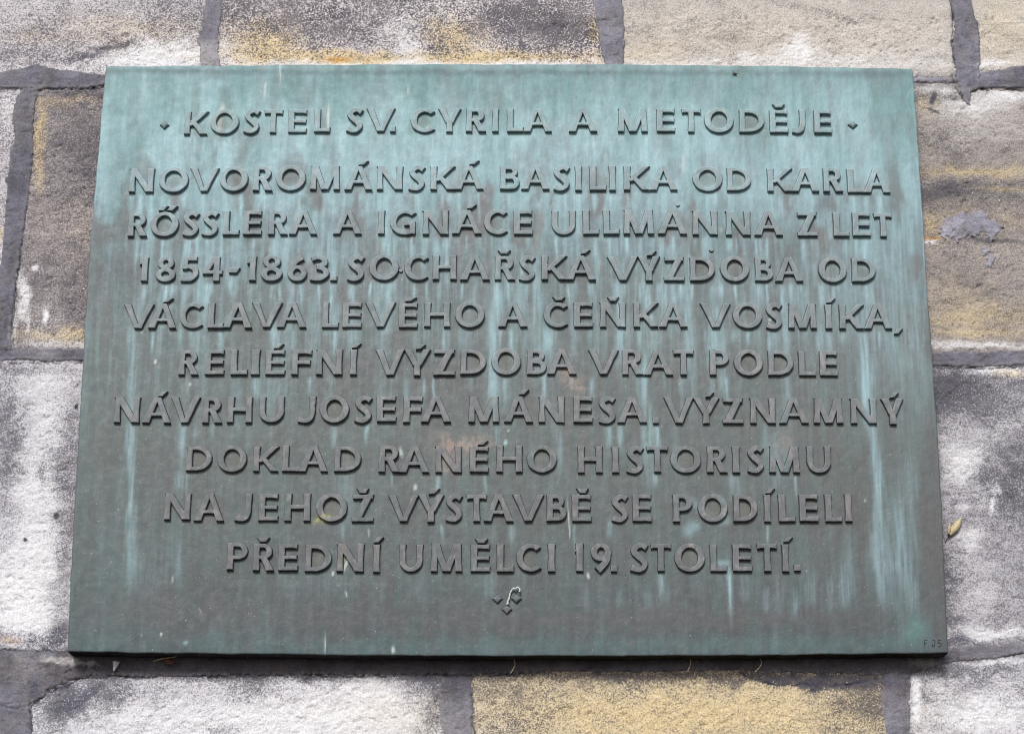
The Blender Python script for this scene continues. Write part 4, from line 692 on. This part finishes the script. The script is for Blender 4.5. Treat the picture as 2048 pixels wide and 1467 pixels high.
def armbar(x0, x1, y0, y1, flare=.025):
    """horizontal bar whose free right end widens a little"""
    xm = x1-.14
    return [[(x0, y0), (xm, y0), (xm, y1), (x0, y1)], [(xm, y0), (x1-.01, y0-flare*(y0 > .05)), (x1, y1+flare*(y1 < .95)), (xm, y1)]]
TS, TH = .218, .146
def glyph(ch, w):
    s = TS; h = TH
    if ch == 'I': return stem(w/2, w/2, w, w, waist=.80)
    if ch == 'L': return stem(s/2+.005, s/2, s+.03, s+.03, waist=.9)+armbar(0.02, w, 0, h, .05)
    if ch == 'E': return stem(s/2+.005, s/2+.01, s+.02, s+.02, waist=.95)+armbar(.1, w*.97, 1-h*1.02, 1)+armbar(.1, w*.95, .43, .43+h*.9, .012)+armbar(.1, w, 0, h)
    if ch == 'F': return stem(s/2, s/2+.01, s+.04, s+.02, waist=.9)+armbar(.1, w, 1-h*1.05, 1)+armbar(.1, w*.95, .42, .42+h, .012)
    if ch == 'T':
        c = w/2; return stem(c, c, s+.03, s, 0, .95)+[[(0.01, .82), (.12, .845), (.12, 1), (0, 1)], [(.12, .845), (w-.12, .845), (w-.12, 1), (.12, 1)], [(w-.12, .845), (w-.01, .82), (w, 1), (w-.12, 1)]]
    if ch == 'H': return stem(s/2, s/2+.01, s+.03, s+.03)+stem(w-s/2, w-s/2-.01, s+.03, s+.03)+box(s*.5, .44, w-s*.5, .44+h)
    if ch == 'K': return stem(s/2, s/2+.01, s+.03, s+.03)+stem(s*.9, w*.86, .26, .29, .36, 1, .95)+stem(w-.15, s+.10, .30, .22, 0, .60, .95)
    if ch in 'RPBD':
        g = stem(s/2, s/2+.01, s+.03, s+.01)
        def bowl(y0, y1, xr, t=s):
            ry = (y1-y0)/2; rx = min(ry*1.12, xr-s*.8); cx = xr-rx; cy = (y0+y1)/2
            return box(s*.5, y1-h, cx, y1)+box(s*.5, y0, cx, y0+h)+arc(cx, cy, rx, ry, t*.98, h, -90, 90, 44)
        if ch == 'P': return g+bowl(.38, 1, w)
        if ch == 'R': return g+bowl(.42, 1, w*.90)+stem(w-.14, w*.48, .29, .24, 0, .50, .95)
        if ch == 'B': return g+bowl(.50, 1, w*.90, s*.9)+bowl(0, .58, w, s*.98)
        ry = .5; rx = w*.62; cx = w-rx
        return g+box(s*.5, 1-h, cx, 1)+box(s*.5, 0, cx, h)+arc(cx, .5, rx, .5, s*1.02, h, -90, 90, 52)
    if ch == 'O': return arc(w/2, .5, w/2, .515, s*1.08, h*1.05, 0, 360, 44)
    if ch == 'C':
        rx = w*.59; return arc(rx, .5, rx, .515, s*1.08, h*1.08, 47, 313, 48)
    if ch == 'G':
        rx = w*.60; return arc(rx, .5, rx, .515, s*1.08, h*1.08, 49, 311, 48)+box(w-s*1.02, .03, w-.01, .50)+box(w*.56, .37, w-.02, .53)
    if ch == 'S':
        return quad_stroke([(w*.95, .84), (w*.70, .925), (w*.40, .90), (w*.19, .74), (w*.40, .57), (w*.70, .42), (w*.84, .25), (w*.66, .09), (w*.38, .06), (w*.03, .14)], [.20, .17, .19, .21, .215, .22, .20, .17, .18, .22])
    if ch == 'J': return quad_stroke([(w-.115, 1), (w-.115, .62), (w-.125, .34), (w-.20, .15), (w*.42, .075), (w*.05, .13)], [.235, .20, .205, .20, .16, .20])
    if ch == 'U':
        r = w/2; return stem(s/2, s/2, s, s+.02, .40, 1, .92)+stem(w-s/2, w-s/2, s, s+.02, .40, 1, .92)+arc(r, .42, r, .43, s, h*1.05, 180, 360, 44)
    if ch == 'V': return stem(w*.5-.035, .135, .20, .27, 0, 1, .92)+stem(w*.5+.035, w-.125, .20, .25, 0, 1, .92)
    if ch == 'A': return stem(.135, w*.5-.03, .27, .20, 0, 1, .92)+stem(w-.135, w*.5+.03, .27, .20, 0, 1, .92)+box(w*.22, .27, w*.78, .27+h*.86)
    if ch == 'N': return stem(.115, .125, .24, .20, waist=.85)+stem(w-.115, w-.12, .22, .25, waist=.85)+stem(w-.15, .15, .30, .30, 0, 1, .95)
    if ch == 'M': return stem(.12, .16, .24, .22, waist=.9)+stem(w-.12, w-.16, .24, .22, waist=.9)+stem(w*.5-.02, .18, .24, .27, 0, 1, .92)+stem(w*.5+.02, w-.18, .24, .27, 0, 1, .92)
    if ch == 'Z': return armbar(w, w*.04, 1-h*1.05, 1, .02)[:0]+box(w*.04, 1-h*1.05, w*.96, 1)+box(0, 0, w, h)+stem(.15, w-.16, .30, .28, 0, 1, .95)
    if ch == 'Y': return stem(w/2, w/2, s+.03, s, 0, .45, .95)+stem(w/2-.03, .13, .22, .26, .38, 1, .95)+stem(w/2+.03, w-.13, .22, .26, .38, 1, .95)
    if ch == '1': return stem(w-.14, w-.14, .26, .26, 0, 1, .85)+[[(0, .70), (.08, .70), (w-.2, .84), (w-.2, 1), (w*.35, .97)]]
    if ch == '8': return arc(w/2, .27, w/2, .285, .22, .155, 0, 360, 40)+arc(w/2, .755, w*.41, .26, .205, .15, 0, 360, 36)
    if ch == '6': return arc(w/2, .31, w/2, .325, .22, .155, 0, 360, 40)+quad_stroke([(.12, .36), (w*.22, .60), (w*.48, .84), (w*.76, .97)], [.22, .22, .22, .25])
    if ch == '9': return arc(w/2, .69, w/2, .325, .22, .155, 0, 360, 40)+quad_stroke([(w-.12, .64), (w*.80, .42), (w*.56, .18), (w*.33, .03)], [.22, .22, .22, .25])
    if ch == '3': return quad_stroke([(w*.08, .86), (w*.40, .93), (w*.74, .85), (w*.74, .67), (w*.36, .535)], [.18, .155, .19, .22, .15])+quad_stroke([(w*.34, .53), (w*.72, .47), (w*.87, .28), (w*.62, .09), (w*.33, .065), (w*.01, .11)], [.15, .18, .22, .17, .16, .20])
    if ch == '5': return box(w*.14, .84, w*.92, 1)+stem(w*.22, w*.24, .20, .20, .50, 1, .95)+quad_stroke([(w*.12, .565), (w*.45, .60), (w*.78, .50), (w*.86, .30), (w*.62, .10), (w*.33, .065), (w*.0, .10)], [.15, .155, .2, .22, .17, .155, .19])
    if ch == '4': return stem(w*.70, w*.70, .25, .24, 0, 1, .9)+box(0, .29, w, .43)+[[(0, .29), (.2, .33), (w*.70, .93), (w*.62, 1), (w*.5, 1), (0, .40)]]
    if ch == '.': return box(.0, 0, w, 1)
    if ch == '-': return [[(.06, 0), (w-.25, 0), (w, 1), (0, 1)]]
    if ch == ',': return [[(0, 0), (w*.45, 0), (w, 1), (w*.25, .85)]]
    if ch == '/': return [[(0, 0), (w*.52, .06), (w, 1), (w*.40, 1)]]
    if ch == '"': return [[(0, 0), (w*.28, 0), (w*.50, 1), (w*.22, 1)], [(w*.45, 0), (w*.75, 0), (w, 1), (w*.68, 1)]]
    if ch == 'v': return [[(w*.26, 0), (w*.74, 0), (w, 1), (w*.72, 1), (w*.5, .78), (w*.28, 1), (0, 1)]]
    if ch == '<': return [[(w/2, 0), (w, .5), (w/2, 1), (0, .5)]]
    raise ValueError(ch)
def union(polys, seg):
    """merge overlapping polygons (mm); long edges are cut to <= seg; returns verts, tris"""
    vs, fs, polys2 = [], [], []
    for p in polys:
        p = [np.array(q, float) for q in p]
        if len(p) == 4:                       # tight bends give folded quads: cut them in two
            cr = [(p[(i+1) % 4][0]-p[i][0])*(p[(i+2) % 4][1]-p[(i+1) % 4][1])-(p[(i+1) % 4][1]-p[i][1])*(p[(i+2) % 4][0]-p[(i+1) % 4][0]) for i in range(4)]
            if not (all(c > 1e-5 for c in cr) or all(c < -1e-5 for c in cr)):
                polys2 += [[p[0], p[1], p[2]], [p[0], p[2], p[3]]]; continue
        polys2.append(p)
    for p in polys2:
        ar = sum(p[i][0]*p[(i+1) % len(p)][1]-p[(i+1) % len(p)][0]*p[i][1] for i in range(len(p)))
        if abs(ar) < 1e-6: continue
        if ar < 0: p = p[::-1]
        f = []
        for i in range(len(p)):
            a, b = p[i], p[(i+1) % len(p)]; n = max(1, int(np.hypot(*(b-a))/seg))
            for k in range(n):
                q = a+(b-a)*k/n; f.append(len(vs)); vs.append(Vector((q[0], q[1])))
        fs.append(f)
    v, e, f, ov, oe, of = delaunay_2d_cdt(vs, [], fs, 2 if False else 0, 1e-4)
    T_ = []
    for k, q in zip(of, f):
        if not k: continue
        a, b, c = (v[i] for i in q[:3])
        if abs((b-a).cross(c-a)) < 1e-7: continue
        T_.append(tuple(q[:3]) if (b-a).cross(c-a) > 0 else (q[0], q[2], q[1]))
    return np.array([(a.x, a.y) for a in v]), T_
def relief(polys, height, rnd, draft=.95, wob=.22, seg=3.2, z_mid=0., x_mid=0., taper=.5, steps=None):
    """raised solid with sloping sides and a worn, rounded rim; x to the right, -y outward, z up (mm)"""
    v, tris = union(polys, seg)
    cnt = {}
    for t_ in tris:
        for a, b in ((t_[0], t_[1]), (t_[1], t_[2]), (t_[2], t_[0])): cnt[(a, b)] = 1
    bd = [e for e in cnt if (e[1], e[0]) not in cnt]
    nrm = np.zeros_like(v); nb_ = np.zeros(len(v))
    for a, b in bd:
        d = v[b]-v[a]; L_ = np.hypot(*d)+1e-9; n_ = np.array([d[1], -d[0]])/L_
        for i in (a, b): nrm[i] += n_; nb_[i] += 1
    ln = np.hypot(nrm[:, 0], nrm[:, 1])+1e-9
    un = nrm/ln[:, None]; k = np.clip(2/np.maximum(ln, 1.0), 1, 1.7)
    un = un*np.where(nb_ > 0, k, 0)[:, None]
    o = rnd.uniform(0, 99)
    w_ = (np.stack([vn(v[:, 0]/4+o, v[:, 1]/4, 1), vn(v[:, 0]/4+o, v[:, 1]/4, 2)], 1)-.5)*2*wob
    w_ += (np.stack([vn(v[:, 0]/1.6+o, v[:, 1]/1.6, 3), vn(v[:, 0]/1.6+o, v[:, 1]/1.6, 4)], 1)-.5)*wob*.8
    v = v+w_
    tilt = (rnd.uniform(-1, 1)*.010, rnd.uniform(-1, 1)*.010)
    def lvl(off, hh, tl=1.):
        q = v+un*off; H = hh+tl*(tilt[0]*(v[:, 0]-x_mid)+tilt[1]*(v[:, 1]-z_mid))
        if tl: H = H+(vn(v[:, 0]/5+o, v[:, 1]/5, 5)-.5)*.5
        return np.stack([q[:, 0], -H, q[:, 1]], 1)
    dz_ = draft*(.06+.94*sstep(-.55, .15, un[:, 1]))[:, None]        # draft cut steeper on the underside
    def lvl2(off, hh): 
        q = v+un*dz_*off; return np.stack([q[:, 0], np.full(len(q), -hh), q[:, 1]], 1)
    levels = [lvl2(1, -.8), lvl2(.88, .35), lvl2(.72, 1.1), lvl(.08, height-1.0), lvl(-.05, height-.75), lvl(-.42, height-.25), lvl(-.85*taper-.5, height)]
    if steps: levels = [lvl(a_, b_, 0) for a_, b_ in steps]
    n = len(v); V = np.concatenate(levels); F = []
    for k in range(len(levels)-1):
        for a, b in bd: F.append((k*n+a, k*n+b, (k+1)*n+b, (k+1)*n+a))
    K = (len(levels)-1)*n
    T3 = [(K+a, K+b, K+c) for a, b, c in tris]
    used = sorted({i for f in F for i in f} | {i for f in T3 for i in f}); m = {i: j for j, i in enumerate(used)}
    return V[used], [tuple(m[i] for i in f) for f in F]+[tuple(m[i] for i in f) for f in T3], np.array([i//n for i in used])
def bronze_piece(name, polys, x_off, z_off, height, rnd, parent, **kw):
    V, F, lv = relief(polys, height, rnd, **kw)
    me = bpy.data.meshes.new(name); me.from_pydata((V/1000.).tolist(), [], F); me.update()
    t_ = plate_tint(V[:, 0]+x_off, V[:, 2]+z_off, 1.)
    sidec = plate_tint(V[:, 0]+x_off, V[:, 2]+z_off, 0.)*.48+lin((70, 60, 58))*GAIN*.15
    t_ = np.where((lv <= 1)[:, None], sidec, t_)  # letter feet tinted darker, painted shade where they meet the plate
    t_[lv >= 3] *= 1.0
    edge = (lv == 5) | (lv == 4); t_[edge] = t_[edge]*1.55; t_[(lv == 2) | (lv == 3)] *= .88        # rims tinted brighter: some wear plus painted edge highlights
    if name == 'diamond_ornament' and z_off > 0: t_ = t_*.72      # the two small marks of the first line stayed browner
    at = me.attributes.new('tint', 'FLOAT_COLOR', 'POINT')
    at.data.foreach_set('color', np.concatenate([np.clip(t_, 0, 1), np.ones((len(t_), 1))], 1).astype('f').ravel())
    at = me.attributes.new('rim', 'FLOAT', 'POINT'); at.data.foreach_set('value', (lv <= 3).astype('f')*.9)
    sm = [False]*len(me.polygons); me.polygons.foreach_set('use_smooth', sm)
    return link(name, me, BRONZE, parent)
WORD = {'.': ('full_stop', None), ',': ('comma', None), '-': ('hyphen', None), '<': ('diamond_ornament', None)}
ACC = {'/': 'acute_accent', '"': 'double_acute_accent', 'v': 'caron_accent'}
rnd = random.Random(11)
for L in LETTERS:
    ri, ch, x0, x1, z0, z1 = L[:6]
    cap = z1-z0; w_ = (x1-x0); cx = (x0+x1)/2
    if ch in '.,-<': P = [[(q[0]/1.*w_-w_/2, q[1]*cap) for q in p] for p in glyph(ch, 1.)]
    else:
        r = w_/cap; P = [[(q[0]*cap-w_/2, q[1]*cap) for q in p] for p in glyph(ch, r)]
    a = rnd.uniform(-.008, .008); ca, sa = math.cos(a), math.sin(a)
    P = [[(x*ca-y*sa, x*sa+y*ca) for x, y in p] for p in P]
    H = 5.3+rnd.uniform(-.4, .4)
    name = WORD[ch][0] if ch in WORD else ('digit' if ch.isdigit() else 'letter')
    if ch == '<': H = 4.6; kw = dict(seg=9, wob=.10, steps=[(.9, -.8), (.75, .3), (.6, .8), (.1, 2.2), (-.5, 3.2), (-1.3, 4.1), (-2.0, 4.5)])
    elif ch in '.,-': kw = dict(draft=.5, taper=.8, seg=4)
    else: kw = dict()
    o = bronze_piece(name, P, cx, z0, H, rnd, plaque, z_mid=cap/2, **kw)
    o.location = (cx/1000., 0, z0/1000.)
    if len(L) > 6:
        k, a0, a1, b0, b1 = L[6:]
        aw, ah = a1-a0, b1-b0; ax, az = (a0+a1)/2, b0
        P = [[(q[0]*aw-aw/2, q[1]*ah) for q in p] for p in glyph(k, 1.)]
        c = bronze_piece(ACC[k], P, ax, az, 5.4+rnd.uniform(-.3, .3), rnd, o, draft=.8, seg=4, taper=.6)
        c.location = ((ax-cx)/1000., 0, (az-z0)/1000.)
# casting nubs left by the founder
for nx_, nz_, rr in NUBS:
    n = 9; P = [[(rr*math.cos(i*2*math.pi/n)*rnd.uniform(.8, 1.15), rr*math.sin(i*2*math.pi/n)*rnd.uniform(.7, 1.)) for i in range(n)]]
    o = bronze_piece('casting_nub', P, nx_, nz_, 3.0, rnd, plaque, seg=9, taper=1.6, draft=.6); o.location = (nx_/1000., 0, nz_/1000.)
# founder's mark scratched into the corner: F 05
def ribbon(path, wd):
    return quad_stroke(path, wd)
DARK = plain_material('scratched_dark_bronze', (30, 38, 40), .7)
def scratch(name, paths, x, z, wd, hh):
    vs, fs = [], []
    for p in paths:
        for q in ribbon([(a*hh, b*hh) for a, b in p], [wd]*2):
            k = len(vs); vs += [(c[0]/1000, -.00012, c[1]/1000) for c in q]+[(c[0]/1000, .0006, c[1]/1000) for c in q]
            fs += [(k+3, k+2, k+1, k), (k, k+1, k+5, k+4), (k+1, k+2, k+6, k+5), (k+2, k+3, k+7, k+6), (k+3, k, k+4, k+7)]
    me = bpy.data.meshes.new(name); me.from_pydata(vs, [], fs); me.update()
    return link(name, me, DARK, plaque, (x/1000, -.0002, z/1000))
mx, mz = MARK
o = scratch('engraved_letter', [[(0, 0), (.02, .5), (.03, 1)], [(.02, .97), (.55, 1)], [(.02, .52), (.42, .54)]], mx, mz, .75, 7.2); 
o = scratch('engraved_digit', [[(.05, .95), (.38, .95), (.42, .5), (.28, .02), (.05, .1), (.0, .45)]], mx+9.0, mz, .9, 7.2)
o = scratch('engraved_digit', [[(.55, 1), (.12, .98), (.10, .55), (.40, .55), (.52, .25), (.30, .0), (.02, -.05)]], mx+15.3, mz, .85, 7.2)

# ------------------------------------------------------------------ small things caught on the plaque and the wall
def tube(name, pts, r, mat, loc, parent=None, sides=6):
    P = [Vector(p) for p in pts]; vs, fs = [], []
    for i, p in enumerate(P):
        t_ = (P[min(i+1, len(P)-1)]-P[max(i-1, 0)]).normalized(); a = t_.orthogonal().normalized(); b = t_.cross(a)
        rr = r if not hasattr(r, '__len__') else r[min(i, len(r)-1)]
        for k in range(sides):
            q = 2*math.pi*k/sides; vs.append(p+(a*math.cos(q)+b*math.sin(q))*rr)
    for i in range(len(P)-1):
        for k in range(sides): fs.append((i*sides+k, i*sides+(k+1) % sides, (i+1)*sides+(k+1) % sides, (i+1)*sides+k))
    fs.append(tuple(range(sides))[::-1]); fs.append(tuple((len(P)-1)*sides+k for k in range(sides)))
    me = bpy.data.meshes.new(name); me.from_pydata([tuple(v) for v in vs], [], fs); me.update()
    for p in me.polygons: p.use_smooth = True
    return link(name, me, mat, parent, loc)
def smooth_path(pts, n=8):
    P = np.array(pts, float); out = []
    for i in range(len(P)-1):
        p0 = P[i-1] if i else 2*P[0]-P[1]; p1 = P[i]; p2 = P[i+1]; p3 = P[i+2] if i+2 < len(P) else 2*P[-1]-P[-2]
        for u in np.linspace(0, 1, n)[:-1]: out.append(.5*((2*p1)+(-p0+p2)*u+(2*p0-5*p1+4*p2-p3)*u*u+(-p0+3*p1-3*p2+p3)*u**3))
    out.append(P[-1]); return [tuple(q/1000.) for q in out]
def blade(name, L_, W, mat, parent, loc, rot, curl=.25, keel=.2, prof=None):
    """thin leaf-like solid"""
    nu, nv = 15, 7; vs = []
    for side_ in (0, 1):
        for i in range(nu):
            u = i/(nu-1); wv = W*(math.sin(math.pi*min(1, u*.92+.06))**.75 if prof is None else prof(u))
            for j in range(nv):
                q = j/(nv-1)*2-1; vs.append((u*L_, -(curl*L_*math.sin(u*2.2)*.3)-keel*W*(1-q*q)*.5+(.25 if side_ else 0), q*wv/2+.4*math.sin(u*9)*W*.05))
    fs = []
    N = nu*nv
    for s_ in (0, 1):
        for i in range(nu-1):
            for j in range(nv-1):
                a = s_*N+i*nv+j; f = (a, a+nv, a+nv+1, a+1); fs.append(f if s_ else f[::-1])
    per = [i*nv for i in range(nu)]+[(nu-1)*nv+j for j in range(1, nv)]+[i*nv+nv-1 for i in range(nu-2, -1, -1)]+[j for j in range(nv-2, 0, -1)]
    for a, b in zip(per, per[1:]+per[:1]): fs.append((a, b, b+N, a+N))
    me = bpy.data.meshes.new(name); me.from_pydata([tuple(c/1000. for c in v) for v in vs], [], fs); me.update()
    for p in me.polygons: p.use_smooth = True
    o = link(name, me, mat, parent, loc); o.rotation_euler = rot; return o
STRAW = plain_material('dry_straw', (244, 226, 182), .6, .3, 500); BROWN = plain_material('dead_brown_leaf', (120, 72, 44), .8, .5, 400)
CHALK = plain_material('white_down', (255, 255, 255), .8, .1, 600); SILK = plain_material('dusty_silk', (240, 246, 240), .8, .25, 900); DKB = plain_material('dry_insect', (120, 92, 78), .7, .4, 800)
def W3(p, y): return (p[0]/1000., y, ZC+p[1]/1000.)
lf_ = empty('dried_leaf', W3(LEAF, -.006)); tag(lf_, 'pale yellow dried winged seed on the wall beside the right edge of the plaque', 'seed')
blade('wing', 25, 8.5, STRAW, lf_, (0, 0, 0), (0, R(-54), R(4)), .35, .5)
blade('bract', 13, 4.5, STRAW, lf_, (-.0015, -.002, .001), (0, R(-80), R(-12)), .5, .8)
tube('stalk', smooth_path([(0, 0, 0), (-3, 2, -4), (-5, 4, -9)]), .0005, BROWN, (0, 0, 0), lf_)
fl = blade('white_feather', 11, 8.5, CHALK, None, W3(FLAKE, -.0055), (0, R(-78), 0), .3, .5, lambda u: .25+.75*u)
tag(fl, 'tiny white downy feather stuck on the mortar below the lower left corner of the plaque', 'feather')
tw = empty('dry_twig', W3(TWIG, -.010)); tag(tw, 'bent dry twig with a brown leaf scrap under the bottom left edge', 'twig')
tube('stem', smooth_path([(-18, 1, -3), (-6, -1, 0), (3, -2, 1), (12, -3, 3), (20, -4, 9)]), .0006, STRAW, (0, 0, 0), tw)
blade('leaf_scrap', 13, 6, BROWN, tw, (-.006, -.001, -.0015), (0, R(20), R(8)), .6, .9)
tube('side_stem', smooth_path([(3, -2, 1), (8, -3, -3), (16, -2, -4)]), .0004, BROWN, (0, 0, 0), tw)
for (px3, pz3), dx, lab in ((GRASS[0], 4, 'short pale dry grass blade hanging below the middle of the bottom edge'), (GRASS[1], 6, 'thin curved dry grass stem below the bottom edge right of centre'), (GRASS[2], 3, 'tiny upright straw bit below the bottom edge further right')):
    o = tube('grass_stem', smooth_path([(0, 2, 6), (dx*.3, 0, 0), (-dx*.2, -2, -6), (-dx, -2, -11)]), [.0006, .0006, .0005, .0004, .0003]*5, STRAW, W3((px3, pz3), -.012))
    tag(o, lab, 'grass stem', 'dry stems under the plaque')
th = smooth_path([(13, -5, 3), (13.5, -5.5, 6), (11, -5, 8.5), (8.5, -5, 6), (7, -4.5, 7.5), (4, -3, 5), (2.2, -2.5, 1), (1.2, -2.5, -4), (-.5, -3, -8.5), (.5, -4, -10), (-2, -4, -11)])
o = tube('silk_thread', th, [.0010, .0014, .0008, .0015, .0010, .0008, .0013]*12, SILK, W3(THREAD, PY), sides=5)
tag(o, 'pale tangled thread of spider silk draped over the lower diamond ornaments', 'thread')
bug = empty('dead_insect', W3(BUG, PY-.002)); tag(bug, 'tiny dried brown insect clinging just below the top edge right of centre', 'insect')
blade('body', 5.5, 2.4, DKB, bug, (-.003, 0, 0), (0, R(15), 0), .2, 1.2)
for k, (a, b) in enumerate(((-4, 4), (-5, -3), (5, 4), (6, -2))):
    tube('leg', smooth_path([(0, 0, 0), (a*.5, -1.5, b*.7), (a, 0, b)]), .00025, DKB, (0, 0, 0), bug, 4)
